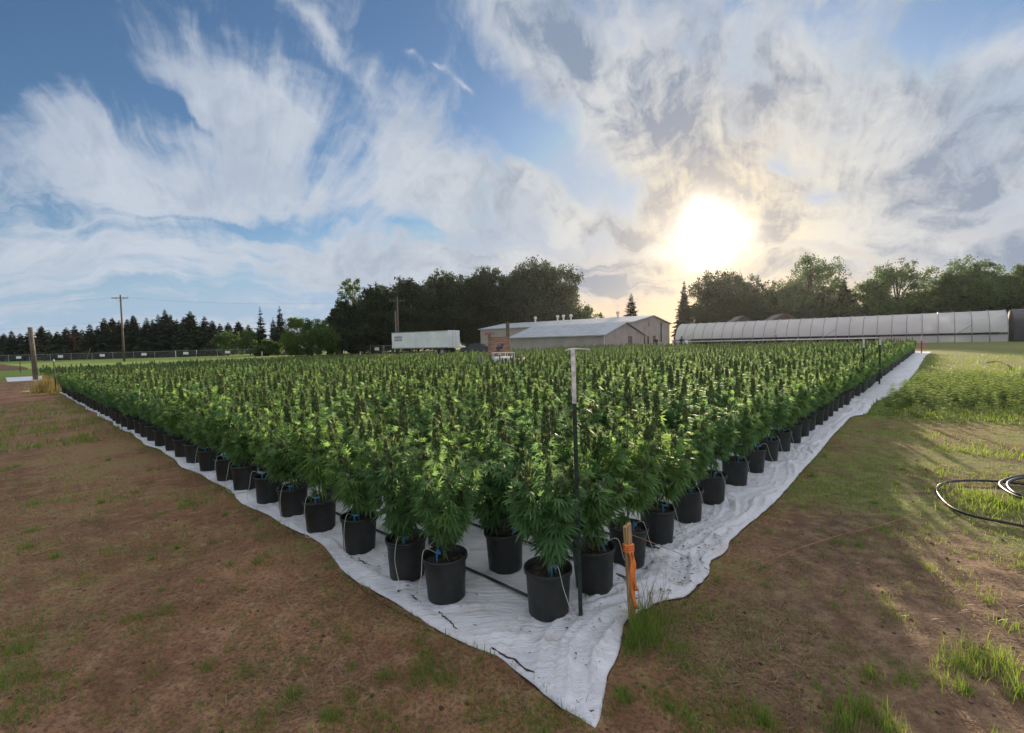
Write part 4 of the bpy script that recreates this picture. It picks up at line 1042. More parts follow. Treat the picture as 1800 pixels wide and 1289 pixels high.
# ------------------------------------------------------------------ sheds
def shed_front():
    # corners measured from the photo: front-left, front-right of the long wall, gable end running back
    a, c = foot(898, 63.5), foot(1062, 54.5); d = (c-a); d.z = 0; L = d.length; rz = math.atan2(d.y, d.x)
    base = min(a.z, c.z)-.1
    t = empty('metal_shed', (a.x, a.y, base), rz, 'low beige metal shed with pale sloping roof in front of the longer building', 'shed')
    eave = at(1062, 589, 54.5).z-base; D = 10.8; ridge = eave+1.55
    b = MB(); b.box((L/2, .06, eave/2), (L, .12, eave)); b.build('wall', M['wall'], t)
    b = MB(); b.prism([(.12, 0), (.12, eave-.05), (D/2, ridge-.06), (D, eave-.05), (D, 0)], 'x', L-.1, L); b.build('gable_wall', M['wall'], t)
    b = MB(); b.prism([(.12, 0), (.12, eave-.05), (D/2, ridge-.06), (D, eave-.05), (D, 0)], 'x', 0, .1); b.build('gable_wall', M['wall'], t)
    b = MB()
    sl_ = (ridge-eave)/(D/2)
    for s in (0, 1):
        y0, y1 = (-.35, D/2) if s == 0 else (D+.35, D/2)
        z0 = eave-.35*sl_
        b.add([(-.3, y0, z0), (L+.3, y0, z0), (L+.3, y1, ridge), (-.3, y1, ridge), (-.3, y0, z0+.08), (L+.3, y0, z0+.08), (L+.3, y1, ridge+.08), (-.3, y1, ridge+.08)], [(0, 1, 2, 3), (7, 6, 5, 4), (0, 4, 5, 1), (1, 5, 6, 2), (3, 2, 6, 7), (0, 3, 7, 4)])
    n = 26
    for k in range(n+1):        # standing seams
        x = -.3+(L+.6)*k/n; b.add([(x-.02, -.35, eave-.35*sl_+.08), (x+.02, -.35, eave-.35*sl_+.08), (x+.02, D/2, ridge+.08), (x-.02, D/2, ridge+.08), (x-.02, -.35, eave-.35*sl_+.11), (x+.02, -.35, eave-.35*sl_+.11), (x+.02, D/2, ridge+.11), (x-.02, D/2, ridge+.11)], [(4, 5, 6, 7), (0, 1, 5, 4), (1, 2, 6, 5), (3, 0, 4, 7)])
    b.build('roof', M['roof'], t)
    b = MB(); b.box((L/2, -.40, eave-.02), (L+.6, .10, .10)); b.build('gutter', M['roof'], t)
    b = MB(); b.tube([(L+.06, -.06, 0), (L+.06, -.06, eave-.1)], .05, 6); b.build('downpipe', M['postwhite'], t)
    b = MB(); b.box((L+.03, D*.62, 1.05), (.06, 1.0, 2.1)); dr = b.build('door', M['trim'], t)
    b = MB(); b.box((L+.09, D*.62-.38, 1.0), (.06, .05, .05)); b.build('handle', M['grey'], dr)
    return t
shed_front()
def shed_back():
    a, c = foot(845, 83), foot(1112, 64.5); d = (c-a); d.z = 0; L = d.length; rz = math.atan2(d.y, d.x)
    base = min(a.z, c.z)-.1
    t = empty('metal_building', (a.x, a.y, base), rz, 'long tan metal building with white roof vents and gable end behind the low shed', 'building')
    eave = at(845, 578, 83).z-base; eave2 = at(1112, 569, 64.5).z-base; eave = (eave+eave2)/2; D = 13.0; ridge = eave+1.05
    b = MB(); b.box((L/2, .06, eave/2), (L, .12, eave)); b.build('wall', M['wall2'], t)
    for x0, x1 in ((0, .1), (L-.1, L)):
        b = MB(); b.prism([(.12, 0), (.12, eave-.05), (D/2, ridge-.06), (D, eave-.05), (D, 0)], 'x', x0, x1); b.build('gable_wall', M['wall'], t)
    b = MB(); sl_ = (ridge-eave)/(D/2); z0 = eave-.3*sl_
    for y0, y1 in ((-.3, D/2), (D+.3, D/2)):
        b.add([(-.3, y0, z0), (L+.3, y0, z0), (L+.3, y1, ridge), (-.3, y1, ridge), (-.3, y0, z0+.14), (L+.3, y0, z0+.14), (L+.3, y1, ridge+.14), (-.3, y1, ridge+.14)], [(0, 1, 2, 3), (7, 6, 5, 4), (0, 4, 5, 1), (1, 5, 6, 2), (3, 2, 6, 7), (0, 3, 7, 4)])
    b.build('roof', M['roof'], t)
    for x in (L*.30, L*.46, L*.50, L*.55, L*.84):
        b = MB(); h = ridge+.5; b.lathe([(.14, -.8), (.14, .0), (.26, .02), (.26, .32), (.12, .42), (0, .43)], 10, (x, D*.36, h)); b.build('roof_vent', M['postwhite'], t)
    # faded red lettering board high on the wall
    b = MB(); b.box((2.2, -.03, eave-.75), (3.4, .05, .75)); sg = b.build('sign', M['wall'], t)
    b = MB(); x = .95
    for w_, gap in ((.10, .16), (.22, .1), (.24, .12), (.22, .16), (.24, .08), (.20, .2), (.22, .1)):
        b.box((x+w_/2, -.07, eave-.75), (w_, .02, .42)); x += w_+gap
    b.build('lettering', M['red'], sg)
    # doors, windows, vent on the gable end
    for y, w_, h0, h1 in ((3.6, .55, .3, 2.0), (4.9, .5, .9, 2.0), (9.6, .5, 1.2, 4.1)):
        b = MB(); b.box((L+.03, y, (h0+h1)/2), (.06, w_, h1-h0)); f = b.build('window', M['dark'], t)
        b = MB()
        for s in (-1, 1): b.box((L+.04, y+s*(w_/2+.05), (h0+h1)/2), (.08, .08, h1-h0+.2))
        b.build('window_frame', M['wall'], f)
    b = MB(); b.box((L+.03, 7.2, 1.05), (.06, 1.0, 2.1)); dr = b.build('door', M['trim'], t); b = MB(); b.box((L+.09, 6.85, 1.0), (.06, .05, .05)); b.build('handle', M['grey'], dr)
    b = MB(); b.box((L+.03, D*.42, ridge-1.2), (.06, .6, .6)); b.build('louvre', M['grey'], t)
shed_back()
# houses far behind the greenhouse
for px, top, Y, w, lab in ((1306, 556, 93, 5.0, 'small dark roofed house half hidden behind the greenhouse, left one'), (1378, 552, 92, 6.0, 'brown gabled house half hidden behind the greenhouse, right one')):
    f = foot(px, Y); h = at(px, top, Y).z-f.z; t = empty('house', f, R(-10), lab, 'house', 'houses behind the greenhouse')
    b = MB(); b.prism([(-w/2, 0), (-w/2, h-1.6), (0, h-.1), (w/2, h-1.6), (w/2, 0)], 'y', 0, 5); b.build('wall', M['trim'], t)
    b = MB()
    for s in (-1, 1): b.add([(0, -.4, h), (s*(w/2+.5), -.4, h-1.85), (s*(w/2+.5), 5.4, h-1.85), (0, 5.4, h), (0, -.4, h+.12), (s*(w/2+.5), -.4, h-1.73), (s*(w/2+.5), 5.4, h-1.73), (0, 5.4, h+.12)], [(0, 1, 2, 3), (7, 6, 5, 4), (0, 4, 5, 1), (1, 5, 6, 2), (3, 2, 6, 7)])
    b.build('roof', M['roof2'], t)
    b = MB(); b.box((0, -.03, h-2.4), (.9, .06, .8)); b.build('window', M['dark'], t)

# ------------------------------------------------------------------ greenhouse
def hoop(y, z_h=4.0, Wd=8.0, n=15):
    out = []
    for k in range(n+1):
        q = math.pi*k/n; out.append((y, Wd/2-Wd/2*math.copysign(abs(math.cos(q))**.95, math.cos(q)), z_h*math.sin(q)**.95))
    return out
def greenhouse():
    a, c = foot(1186, 85), foot(1772, 58); d = c-a; L = math.hypot(d.x, d.y); rz = math.atan2(d.y, d.x); dz = d.z/L
    t = empty('greenhouse', a, rz, 'long translucent plastic hoop greenhouse behind the right of the field', 'greenhouse')
    Wd, H, nb = 8.0, 4.05, 26; hip = 1.0
    def prof():
        P = [(y, z) for _, y, z in hoop(0, H, Wd, 22)]
        return P
    P = prof(); lo = [(y, z) for y, z in P if z >= hip-.02]
    # film over the hoops, above the hip board; slightly slack between hoops
    b = MB(); nx = nb*4
    for i in range(nx+1):
        x = L*i/nx; sag = .035*math.sin(math.pi*((i % 4)/4))
        for y, z in lo:
            b.v.append((x, y+(sag if y < Wd/2 else -sag), z-sag*.5+dz*x))
    k = len(lo)
    for i in range(nx):
        for j in range(k-1): b.f.append((i*k+j, (i+1)*k+j, (i+1)*k+j+1, i*k+j+1))
    b.build('cover', M['film'], t, True)
    # lower side: film only over the right part, rolled up elsewhere
    x0 = L*.70; b = MB(); fr = [(y, z) for y, z in P if z < hip+.02 and y < Wd/2]
    fr = [(0.0, 0.02), (.03, .45), (.14, hip)]
    for x in np.linspace(x0, L, 14):
        for y, z in fr: b.v.append((x, y, z+dz*x))
    for i in range(13):
        for j in range(2): b.f.append((i*3+j, (i+1)*3+j, (i+1)*3+j+1, i*3+j+1))
    b.build('side_curtain', M['film'], t, True)
    b = MB(); b.tube([(0, -.03, hip-.22), (x0, -.03, hip-.22+dz*x0)], .09, 8); b.build('rolled_curtain', M['white'], t, True)
    b = MB(); b.box((L/2, Wd-.25, .75+dz*L/2), (L-.4, .03, 1.5)); b.build('dark_interior_sheet', M['blacktarp'], t)  # added black sheet, stands in for the dark inside the open lower side
    b = MB(); b.tube([(0, .02, hip), (L, .02, hip+dz*L)], .06, 6); b.build('hip_board', M['rubber'], t)
    b = MB(); b.tube([(0, 1.15, 2.75), (L, 1.15, 2.75+dz*L)], .022, 5); b.build('purlin', M['grey'], t)
    b = MB(); b.tube([(0, Wd/2, H-.06), (L, Wd/2, H-.06+dz*L)], .035, 5); b.build('purlin', M['grey'], t)
    for i in range(nb+1):
        x = L*i/nb; b = MB(); b.tube([(x, y, z+dz*x) for _, y, z in hoop(0, H+.05, Wd+.08, 18)], .05, 6); b.build('hoop', M['grey'], t, True)
    for i in (1, 14, 23):
        x = L*i/nb; x2 = L*(i+1)/nb; b = MB(); b.tube([(x, .14, hip+dz*x), (x2, .42, 2.2+dz*x2)], .03, 5); b.build('brace', M['grey'], t)
    for x in (0.0, L):
        b = MB(); n = len(P); b.v = [(x, y, max(z, 0)+dz*x) for y, z in P]; b.f = [tuple(range(n))]; b.build('end_wall', M['film'], t)
    # black covered bay beyond its right end
    f2 = foot(1772, 58); t2 = empty('greenhouse', a+Vector((d.x, d.y, d.z))*(1+.5/L), rz, 'black tarp covered hoop house at the right end of the greenhouse', 'greenhouse')
    b = MB(); L2 = 12; nx = 12
    for i in range(nx+1):
        for y, z in P: b.v.append((L2*i/nx, y+.05*mnoise.noise((i*1.3, z, 0)), z*1.01+.05*mnoise.noise((i*.9, y, 3))))
    k = len(P)
    for i in range(nx):
        for j in range(k-1): b.f.append((i*k+j, (i+1)*k+j, (i+1)*k+j+1, i*k+j+1))
    b.build('cover', M['blacktarp'], t2, True)
    b = MB(); b.v = [(.02, y, z) for y, z in P]; b.f = [tuple(range(k))]; b.build('end_wall', M['blacktarp'], t2)
    b = MB()
    for (x, z, sx, sz) in ((2.2, 1.0, .08, 2.0), (3.4, 1.0, .08, 2.0), (2.8, 2.0, 1.28, .08)): b.box((x, -.12, z), (sx, .08, sz))
    b.build('door_frame', M['grey'], t2)
greenhouse()

# ------------------------------------------------------------------ sign board and tank in the field
def board():
    p = SIGNP; t = empty('sign_board', p, R(4), 'reddish plank board on two wooden posts rising from the plants', 'sign board')
    Y = p.y; k = Y/FPX
    zt = lambda py, px=878: at(px, py, Y).z-p.z
    x0, x1 = (861-878)*k, (893-878)*k
    b = MB(); b.box((x0, 0, zt(588)/2), (.10, .10, zt(588))); b.build('board_post', M['oldwood'], t, bevel=.01)
    b = MB(); b.box((x1, 0, zt(567)/2), (.17, .15, zt(567))); b.build('board_post', M['oldwood'], t, bevel=.01)
    b = MB(); z0, z1 = zt(625), zt(592); n = 6
    for i in range(n):
        h = (z1-z0)/n; b.box(((x0+x1)/2, -.09, z0+h*(i+.5)), (x1-x0+.16, .03, h-.012))
    b.build('board_panel', M['redwood'], t)
    b = MB()
    for i in range(3): b.ball(((x0+x1)/2+(-.03, .10, .17)[i], -.118, z0+(z1-z0)*(.38, .42, .55)[i]), (.11, .08, .05)[i], 10, 6, (1, .06, 1.0))
    b.build('dark_mark', M['carpaint'], t)
board()
def tank():
    q = foot(884, 21.3); t = empty('liquid_tank', q, R(6), 'white cube water tank in a pipe cage in front of the reddish board', 'tank')
    b = MB(); b.box((0, 0, .62), (.86, .86, .80)); b.build('tank_body', M['white'], t, bevel=.06)
    b = MB()
    for x in (-.46, -.15, .15, .46):
        for y in (-.46, .46): b.tube([(x, y, .15), (x, y, 1.22)], .014, 6)
    for z in (.3, .7, 1.2):
        b.tube([(-.46, -.46, z), (.46, -.46, z), (.46, .46, z), (-.46, .46, z), (-.46, -.46, z)], .014, 6)
    b.build('cage', M['postwhite'], t)
    b = MB(); b.box((0, 0, .08), (1.0, 1.0, .14)); b.build('pallet', M['oldwood'], t)
    q = foot(912, 21.6); t = empty('plastic_drum', q, 0, 'yellowed plastic drum with dark lid right of the cube tank', 'drum')
    b = MB(); b.lathe([(0, 0), (.27, 0), (.29, .04), (.29, .3), (.30, .32), (.29, .34), (.29, .6), (.30, .62), (.29, .64), (.29, .9), (.26, .95), (0, .95)], 20); b.build('drum_body', M['yellow'], t, True)
    b = MB(); b.lathe([(.0, .953), (.24, .953), (.24, 1.0), (.14, 1.03), (0, 1.04)], 16); b.build('lid', M['rubber'], t)
    q = foot(845, 22); b = MB(); b.box((0, 0, .55), (.20, .05, 1.1)); t = empty('grey_stand', q, R(20), 'narrow grey stand left of the reddish board', 'stand'); b.build('stand_panel', M['galv'], t); b = MB(); b.box((0, 0, .02), (.3, .3, .04)); b.build('stand_base', M['galv'], t)
tank()

# ------------------------------------------------------------------ people
def skin_obj(name, pts, edges, rad, m, parent, root=0):
    me = bpy.data.meshes.new(name); me.from_pydata(pts, edges, []); o = link_mesh(name, me, m, parent)
    o.modifiers.new('skin', 'SKIN')
    for i, s in enumerate(me.skin_vertices[0].data): s.radius = (rad[i], rad[i]); s.use_root = (i == root)
    ss = o.modifiers.new('sub', 'SUBSURF'); ss.levels = ss.render_levels = 1
    return o
def person(px, Y, rz, label, shirt, bend=0.0, arms=((.30, .1, .85), (-.30, .1, .85)), cap=None, scale=1.0):
    f = foot(px, Y); t = empty('person', f, rz, label, 'person', 'people working behind the field'); t.scale = (scale,)*3
    cb, sb = math.cos(bend), math.sin(bend); pel = Vector((0, -.18*sb, .92))
    def B(x, y, z):       # torso point, z above pelvis, bends forward (+y)
        return pel+Vector((x, y*cb+z*sb, z*cb-y*sb))
    hip = [Vector((s*.10, -.18*sb, .90)) for s in (1, -1)]; knee = [Vector((s*.11, .03, .48)) for s in (1, -1)]; ank = [Vector((s*.11, -.02, .09)) for s in (1, -1)]; toe = [Vector((s*.12, .16, .03)) for s in (1, -1)]
    chest, neck, head = B(0, 0, .38), B(0, .01, .56), B(0, .03, .70)
    sh = [B(s*.18, 0, .48) for s in (1, -1)]; hand = [Vector(a) for a in arms]
    elb = [(sh[i]+hand[i])/2+Vector(((1, -1)[i]*.06, -.04, -.03)) for i in (0, 1)]
    pts = [pel, chest, neck, head, B(0, .02, .79), hip[0], knee[0], ank[0], toe[0], hip[1], knee[1], ank[1], toe[1], sh[0], elb[0], hand[0], sh[1], elb[1], hand[1]]
    ed = [(0, 1), (1, 2), (2, 3), (3, 4), (0, 5), (5, 6), (6, 7), (7, 8), (0, 9), (9, 10), (10, 11), (11, 12), (1, 13), (13, 14), (14, 15), (1, 16), (16, 17), (17, 18)]
    rad = [.13, .13, .055, .095, .07, .09, .065, .045, .035, .09, .065, .045, .035, .06, .045, .035, .06, .045, .035]
    skin_obj('body', pts, ed, rad, M['skin'], t)
    skin_obj('shirt', [B(0, 0, .02), chest, B(0, 0, .5), sh[0], elb[0], sh[1], elb[1]], [(0, 1), (1, 2), (1, 3), (3, 4), (1, 5), (5, 6)], [.155, .16, .10, .085, .062, .085, .062], M[shirt], t)
    skin_obj('trousers', [pel+Vector((0, 0, .03)), hip[0], knee[0], ank[0], hip[1], knee[1], ank[1]], [(0, 1), (1, 2), (2, 3), (0, 4), (4, 5), (5, 6)], [.15, .11, .085, .065, .11, .085, .065], M['jeans'], t)
    b = MB(); hc = B(0, .015, .735); b.ball(tuple(hc), .118, 10, 8, (.95, 1.0, .9)); hr = b.build('hair' if not cap else 'cap', M[cap or 'hair'], t, True)
    for s in (-1, 1):
        b = MB(); e = B(s*.035, .118, .70); b.ball(tuple(e), .013, 6, 4); b.build('eye', M['hair'], t)
    b = MB(); e = B(0, .125, .675); b.ball(tuple(e), .02, 6, 4, (.8, 1, 1.2)); b.build('nose', M['skin'], t)
    for i in (0, 1):
        b = MB(); dirn = (hand[i]-elb[i]).normalized(); h0 = hand[i]
        b.ball(tuple(h0+dirn*.05), .04, 7, 5, (.7, 1, 1.1))
        for k in range(4): b.tube([h0+dirn*.07+Vector(((k-1.5)*.018, 0, 0)), h0+dirn*(.14-.012*abs(k-1.5))+Vector(((k-1.5)*.02, .012, 0))], [.009, .006], 5)
        b.tube([h0+dirn*.04+Vector((0, .03, 0)), h0+dirn*.10+Vector((0, .055, 0))], [.010, .007], 5)
        b.build('hand', M['skin'], t, True)
    return t
person(1153, 56, R(200), 'person in dark top and pale cap standing before the gable end of the building', 'shirtdark', .12, ((.24, .22, .95), (-.25, .18, .98)), 'cap')
person(1187, 57, R(150), 'person in pale blue shirt bending over the plants by the greenhouse corner', 'shirtblue', .75, ((.2, .62, .75), (-.2, .62, .78)))
person(1197, 55.5, R(-60), 'dark haired person in dark top standing by the greenhouse corner', 'shirtdark', .2, ((.2, .42, 1.05), (-.2, .40, 1.08)))
q = foot(1206, 55.2); t = empty('white_sack', q, 0, 'white sack held up beside the dark haired person', 'sack')
b = MB(); b.lathe([(0, .55), (.22, .55), (.26, .7), (.24, 1.0), (.14, 1.18), (.17, 1.26), (0, 1.24)], 14); b.build('sack_body', M['white'], t, True); b = MB(); b.box((0, 0, .27), (.5, .4, .54)); b.build('crate', M['oldwood'], t)

# ------------------------------------------------------------------ grass, weeds, straw, clods
BLADE = (np.array([(0, -.5, 0), (0, .5, 0), (.12, -.42, .45), (.12, .42, .45), (.42, 0, 1.0)]), np.array([(0, 1, 3), (0, 3, 2), (2, 3, 4)]))
def blades(P, hgt, wid, r, tint=None, lean=1.0):
    n = len(P); ph = r.uniform(0, 6.283, n); h = hgt*r.uniform(.25, 1.25, n)
    V, F = BLADE; c, s = np.cos(ph), np.sin(ph); ln = r.uniform(.3, 1.6, n)*lean
    X = V[None, :, 0]*h[:, None]*ln[:, None]; Y = V[None, :, 1]*wid*r.uniform(.7, 1.3, (n, 1)); Z = V[None, :, 2]*h[:, None]
    W = np.stack([X*c[:, None]-Y*s[:, None], X*s[:, None]+Y*c[:, None], Z], 2)+P[:, None, :]
    FF = (F[None]+(np.arange(n)*5)[:, None, None]).reshape(-1, 3)
    tt = np.clip(r.normal(.5, .25, n), 0, 1) if tint is None else tint
    return W.reshape(-1, 3), FF, np.repeat(tt, 5)
def gzn(P): return np.array([gz(x, y)+bumps(x, y) for x, y in P])
def on_mat(x, y, m=0.0):
    if y < 3.2 and abs(x-.4) < 1.0:      # the drawn-out corner
        a = (TIP.x+OX, TIP.y+OY); b_ = from_uv(mat_left(1.0), 1.0); c_ = from_uv(.8, mat_right(.8))
        sd_ = lambda p, q: (q[0]-p[0])*(y-p[1])-(q[1]-p[1])*(x-p[0])
        if sd_(a, c_) > 0 and sd_(c_, b_) > 0 and sd_(b_, a) > 0: return True
    u, v = to_uv(x, y)
    return u > mat_left(max(v, 0))-m and v > mat_right(min(max(u, 0), 59))-m and u < U1 and v < V1
r = np.random.default_rng(11)
small = []
def tufts(lst, hmul=1.0):
    parts = []
    for (px, py, rad, n, h, w) in lst:
        g = G(px, py); q = r.normal(0, rad*.5, (n, 2))+np.array([g.x, g.y]); q = np.array([p for p in q if not on_mat(p[0], p[1], -.03)]) if n else q
        if len(q) == 0: continue
        P = np.column_stack([q, gzn(q)-.005]); parts.append(blades(P, h*hmul, w, r))
    return parts
big = [(1128, 1110, .16, 420, .17, .0032), (1150, 1085, .14, 160, .12, .0032), (1105, 1130, .12, 260, .12, .0032), (1185, 1140, .14, 150, .09, .0032), (1230, 1075, .2, 160, .06, .005),
       (335, 890, .16, 150, .11, .0038), (745, 1180, .12, 260, .06, .0032), (780, 1195, .10, 150, .06, .0032), (520, 1225, .08, 110, .07, .0032), (30, 1140, .15, 300, .06, .0032), (10, 1200, .15, 340, .06, .0032), (40, 1250, .15, 300, .06, .0032), (15, 1110, .2, 200, .05, .005),
       (1735, 1165, .16, 300, .10, .0038), (1690, 1175, .10, 140, .08, .0038), (1655, 1200, .08, 60, .08, .0038), (1590, 1195, .06, 60, .09, .0038), (1340, 1270, .08, 120, .10, .0038), (1480, 1275, .10, 140, .10, .0038), (1500, 1250, .09, 120, .10, .0038), (1560, 1280, .08, 90, .10, .0038), (1795, 1225, .08, 100, .12, .0038), (1780, 1105, .1, 60, .07, .0038), (1630, 1000, .06, 30, .07, .0038), (1255, 1195, .07, 70, .06, .0032), (1295, 1255, .12, 180, .07, .0032), (1210, 1270, .12, 180, .05, .005),
       (600, 1270, .14, 200, .06, .0032), (680, 1260, .14, 200, .06, .0032), (860, 1255, .12, 180, .06, .0032), (450, 1270, .12, 150, .06, .0032), (940, 1270, .10, 120, .05, .0032), (1150, 1230, .12, 120, .05, .0032), (430, 1175, .08, 70, .05, .0032), (270, 1180, .07, 60, .05, .0032), (160, 1020, .12, 60, .05, .0032), (290, 1080, .12, 90, .05, .0032), (170, 915, .12, 60, .05, .0032), (90, 880, .25, 120, .06, .0038), (215, 875, .2, 60, .05, .006),
       (1730, 890, .3, 260, .10, .007), (1700, 870, .3, 200, .08, .007), (1790, 890, .25, 160, .12, .007), (1640, 830, .4, 160, .07, .008), (1680, 790, .4, 200, .08, .008), (1780, 800, .5, 260, .09, .008), (1600, 765, .5, 200, .08, .008), (1540, 850, .5, 150, .05, .008), (1470, 860, .4, 150, .05, .008)]
for _ in range(800):
    d = 1.5*(11/1.5)**r.random(); a = r.uniform(-.86, .86); x, y = d*math.sin(a), d*math.cos(a)
    if y < 1 or on_mat(x, y, .05): continue
    lush = 1 if (a > 0 or d < 2.6 or x < -2.2) else .85
    if r.random() > lush: continue
    q_ = 0.03+.08*r.random()**2; P0 = r.normal(0, q_*.6, (int(16+90*r.random()**2), 2))+np.array([x, y]); extra = np.column_stack([P0, gzn(P0)-.004])
    small.append(blades(extra, .022+.05*r.random()**1.5, .0026 if d < 5 else .004, r, lean=1.3))
parts = tufts(big)+small
# general scatter: sparse turf, denser where the ground is green
pts = []
for _ in range(320000):
    d = 1.2*(45/1.2)**r.random()**.8; a = r.uniform(-.95, .95); x, y = d*math.sin(a), d*math.cos(a)
    if y < .8 or on_mat(x, y, .0): continue
    g = grass_zone(x, y)+.55*mnoise.noise((x*.9, y*.9, 6.0))+.5*mnoise.noise((x*3.1, y*3.1, 2.0))
    if r.random() < max(0, min(1, (g-.22)*1.6)): pts.append((x, y))
q = np.array(pts); P = np.column_stack([q, gzn(q)-.004]); dist = np.hypot(q[:, 0], q[:, 1])
for lo, hi, h, w in ((0, 5, .035, .0035), (5, 12, .035, .0055), (12, 50, .10, .018)):
    s = (dist >= lo) & (dist < hi); parts.append(blades(P[s], h, w, r))
# fringe of blades along the fabric's left border and the near right border
fr = []
for v in np.arange(.1, 14, .006 if True else .01): 
    if r.random() < .5+.5*mnoise.noise((v*1.7, 0, 0)): u = mat_left(v)-abs(r.normal(0, .05))-.01; fr.append(from_uv(u, v+r.normal(0, .02)))
for u in np.arange(.3, 14, .012):
    if r.random() < .45+.6*mnoise.noise((u*1.7, 4, 0)): fr.append(from_uv(u, mat_right(u)-abs(r.normal(0, .06))-.01))
q = np.array(fr); P = np.column_stack([q, gzn(q)-.004]); parts.append(blades(P, .06, .004, r))
V, F, t_ = merge(parts); o = link_mesh('grass', np_mesh('grass', V, F, t_), M['grass']); tag(o, 'short green grass and tufts growing on the bare soil around the fabric', 'grass', kind='stuff')
# dry wisps by the stake and straw litter
parts = []
g = G(1150, 1075); q = r.normal(0, .06, (60, 2))+np.array([g.x, g.y]); parts.append(blades(np.column_stack([q, gzn(q)]), .24, .003, r, lean=1.6))
for px, py in ((1340, 1000), (1480, 1060), (1500, 1130), (1580, 1080), (1760, 1000), (1380, 1170), (1310, 1060), (1420, 1010), (1540, 1010), (1290, 1110), (1690, 1060), (1620, 1020), (1440, 1130)):
    g = G(px, py); q = r.normal(0, .10, (90, 2))+np.array([g.x, g.y]); parts.append(blades(np.column_stack([q, gzn(q)]), .035, .003, r, lean=3.0))
pts = []
while len(pts) < 26000:
    d = 1.2*(12/1.2)**r.random(); a = r.uniform(-.9, .9); x, y = d*math.sin(a), d*math.cos(a)
    if not on_mat(x, y, .02): 
        if mnoise.noise((x*1.3, y*1.3, 8.0)) > -.15+.3*r.random(): pts.append((x, y))
q = np.array(pts); n = len(q); P = np.column_stack([q, gzn(q)+.004]); ph = r.uniform(0, 6.283, n)
D = np.column_stack([np.cos(ph), np.sin(ph), r.uniform(-.05, .25, n)])
V, F, t_ = scatter((np.array([(0, -.03, 0), (0, .03, 0), (1, .02, .02), (1, -.02, .02)]), np.array([(0, 1, 2), (0, 2, 3)])), P, D, np.tile([0, 0, 1.], (n, 1)), r.uniform(.02, .07, n), np.clip(r.normal(.4, .3, n), 0, 1))
parts.append((V, F, t_)); V, F, t_ = merge(parts); o = link_mesh('dry_straw', np_mesh('dry_straw', V, F, t_), M['straw']); tag(o, 'bits of dry straw and dead stems littering the soil', 'straw', kind='stuff')
# clods and pebbles
pts = []
while len(pts) < 5000:
    d = 1.2*(14/1.2)**r.random(); a = r.uniform(-.9, .9); x, y = d*math.sin(a), d*math.cos(a)
    if not on_mat(x, y, .02): pts.append((x, y))
q = np.array(pts); n = len(q); P = np.column_stack([q, gzn(q)+.001])
OCT = (np.array([(1, 0, 0), (0, 1, 0), (-1, 0, 0), (0, -1, 0), (0, 0, .7), (0, 0, -.5), (.6, .6, .3), (-.6, -.5, .35)]), np.array([(0, 6, 4), (6, 1, 4), (1, 2, 4), (2, 7, 4), (7, 3, 4), (3, 0, 4), (0, 1, 6), (2, 3, 7), (1, 0, 5), (2, 1, 5), (3, 2, 5), (0, 3, 5)]))
V, F, t_ = scatter(OCT, P, r.normal(0, 1, (n, 3))*np.array([1, 1, .3]), np.tile([0, 0, 1.], (n, 1))+r.normal(0, .2, (n, 3)), .003+.013*r.random(n)**4, np.zeros(n))
o = link_mesh('dirt_clods', np_mesh('dirt_clods', V, F, t_), M['clod']); tag(o, 'small clods and pebbles strewn over the bare soil', 'clods', kind='stuff')
# dead leaves and dirt on the fabric
pts = []
while len(pts) < 1100:
    u = r.uniform(.05, 9); v = mat_right(u)+abs(r.normal(0, .35))+.05
    if r.random() < math.exp(-((u-1.6)/.8)**2)+.12: pts.append(from_uv(u, v))
while len(pts) < 1500:
    v = r.uniform(.9, 9); pts.append(from_uv(abs(r.normal(.12, .1))+.02, v))
q = np.array(pts); n = len(q); P = np.column_stack([q, [gz(x, y)+.028 for x, y in q]]); ph = r.uniform(0, 6.283, n)
V, F, t_ = scatter((np.array([(-.5, -.12, 0), (0, -.2, .06), (.5, 0, .02), (0, .2, .05)]), np.array([(0, 1, 2), (0, 2, 3)])), P, np.column_stack([np.cos(ph), np.sin(ph), r.normal(0, .1, n)]), np.tile([0, 0, 1.], (n, 1)), .006+.032*r.random(n)**3, np.clip(r.normal(.1, .2, n), 0, 1))
M['litter'] = leafmat('dead leaf', (0.05, 0.032, 0.022), (0.16, 0.10, 0.06), (0.1, 0.06, 0.03), .1)
o = link_mesh('leaf_litter', np_mesh('leaf_litter', V, F, t_), M['litter']); tag(o, 'dark dead leaves and dirt crumbs scattered on the white fabric', 'leaf litter', kind='stuff')
def vine(px, label, rad=.006, m='vine', cat='dry stem', name='dry_vine', group=None, lift=.012, tw=1):
    p = spline(lay(px, lift), 8); p = [q+Vector((random.gauss(0, .006), random.gauss(0, .006), 0))*tw for q in p]
    b = MB(); b.tube(p, [rad*(1-.6*k/len(p))*random.uniform(.7, 1.2) for k in range(len(p))], 5); tag(b.build(name, M[m], None, True), label, cat, group)
M['vine'] = simple('dead red brown stem', (0.075, 0.040, 0.035), 0.9, var=0.5, scale=20)
M['greenstring'] = simple('green string', (0.10, 0.24, 0.18), 0.8)
vine([(866, 1143), (915, 1172), (965, 1205), (1010, 1236), (1042, 1262)], 'long dark dead stem lying along the left hem toward the fabric corner', .006)
vine([(770, 1080), (785, 1090), (803, 1108)], 'short dark dead stem on the fabric left of the frontmost pot', .006)
vine([(700, 1042), (725, 1052), (740, 1062)], 'reddish dead stem on the fabric before the first left border pot', .007)
vine([(993, 1140), (1000, 1160), (1008, 1178)], 'brown dead leaf stalk in the middle of the bare fabric corner', .006)
vine([(630, 985), (655, 1005), (672, 1018)], 'dark dead stem on the fabric before the second left border pot', .006)
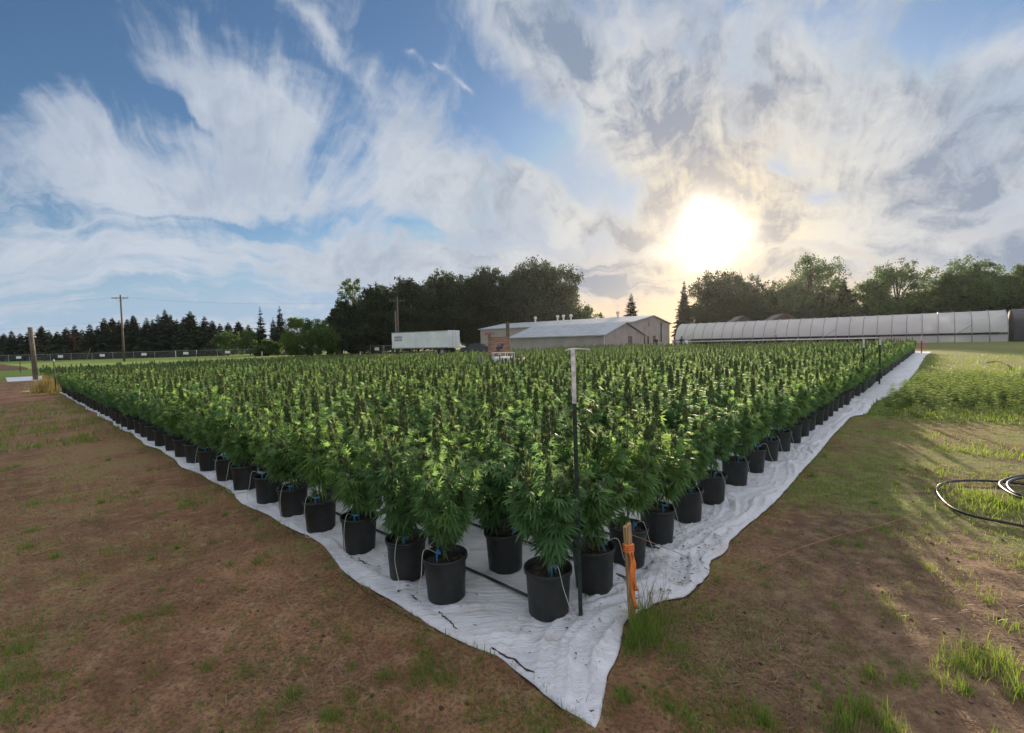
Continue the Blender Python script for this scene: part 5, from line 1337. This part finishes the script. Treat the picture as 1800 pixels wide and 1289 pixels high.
vine([(832, 1101), (900, 1122), (970, 1146), (1040, 1180)], 'thin green string lying across the bare fabric corner', .0022, 'greenstring', 'string', 'green_string', tw=.15)
vine([(600, 1010), (680, 1068), (760, 1108)], 'long thin crease of dirt and stems along the left hem of the fabric', .004)
# golden grass tuft at left
g = G(82, 690); parts = []
for sd_, hh_, nn in ((.14, .80, 420), (.26, .50, 420), (.36, .28, 300)):
    q = r.normal(0, sd_, (nn, 2))+np.array([g.x, g.y]); parts.append(blades(np.column_stack([q, np.full(nn, g.z)]), hh_, .012, r, lean=1.0))
V, F, t_ = merge(parts)
o = link_mesh('golden_grass_tuft', np_mesh('golden_grass_tuft', V, F, t_), M['goldgrass']); tag(o, 'golden dry grass tuft beside the black post at the left end', 'grass tuft')
# upright leafy weeds on the right
def weeds():
    parts = []; pts = []
    for _ in range(4200):
        px, py = r.uniform(1480, 1840), 668+abs(r.normal(0, 1))*26
        if py > 760: continue
        k = r.random()
        if py > 715 and k > .35: continue
        g = G(px, py)
        if on_mat(g.x, g.y, .25): continue
        if mnoise.noise((g.x*.35, g.y*.35, 1.0)) < -.25: continue
        pts.append((g.x, g.y, g.z))
    pts = np.array(pts); LP, LD, LS = [], [], []; st = []
    for x, y, z in pts:
        h = r.uniform(.14, .46); n = int(8+h*22)
        for k in range(n):
            s = k/n; ph = k*2.4+r.uniform(-.5, .5); LP.append((x+r.normal(0, .01), y, z+h*(.15+.85*s))); LD.append((math.cos(ph), math.sin(ph), .25+.5*s)); LS.append((.13-.08*s)*r.uniform(.7, 1.2))
    LP, LD, LS = map(np.array, (LP, LD, LS)); n = len(LP)
    T5 = (LT3[0]*np.array([1, 1.5, 1]), LT3[1])
    return scatter(T5, LP, LD, np.tile([0, 0, 1.], (n, 1)), LS, np.clip(r.normal(.55, .25, n), 0, 1))
V, F, t_ = weeds(); o = link_mesh('weeds', np_mesh('weeds', V, F, t_), M['weed']); tag(o, 'bright green leafy weeds growing thick beyond the right border of the fabric', 'weeds', kind='stuff')

# ------------------------------------------------------------------ evening haze
def haze():
    b = MB(); b.box((0, 0, 10.8), (1040, 1040, 25.0)); o = b.build('haze', None)
    m = bpy.data.materials.new('evening haze'); m.use_nodes = True; m.node_tree.nodes.clear(); T = NT(m.node_tree)
    v = T.new('ShaderNodeVolumePrincipled'); v.inputs['Color'].default_value = (0.86, 0.92, 1.0, 1); v.inputs['Density'].default_value = 0.00009
    v.inputs['Anisotropy'].default_value = 0.65
    out = T.new('ShaderNodeOutputMaterial'); T.l.new(v.outputs[0], out.inputs['Volume']); o.data.materials.append(m)
    tag(o, 'thin warm evening haze in the air over the field', 'haze', kind='stuff')
haze()
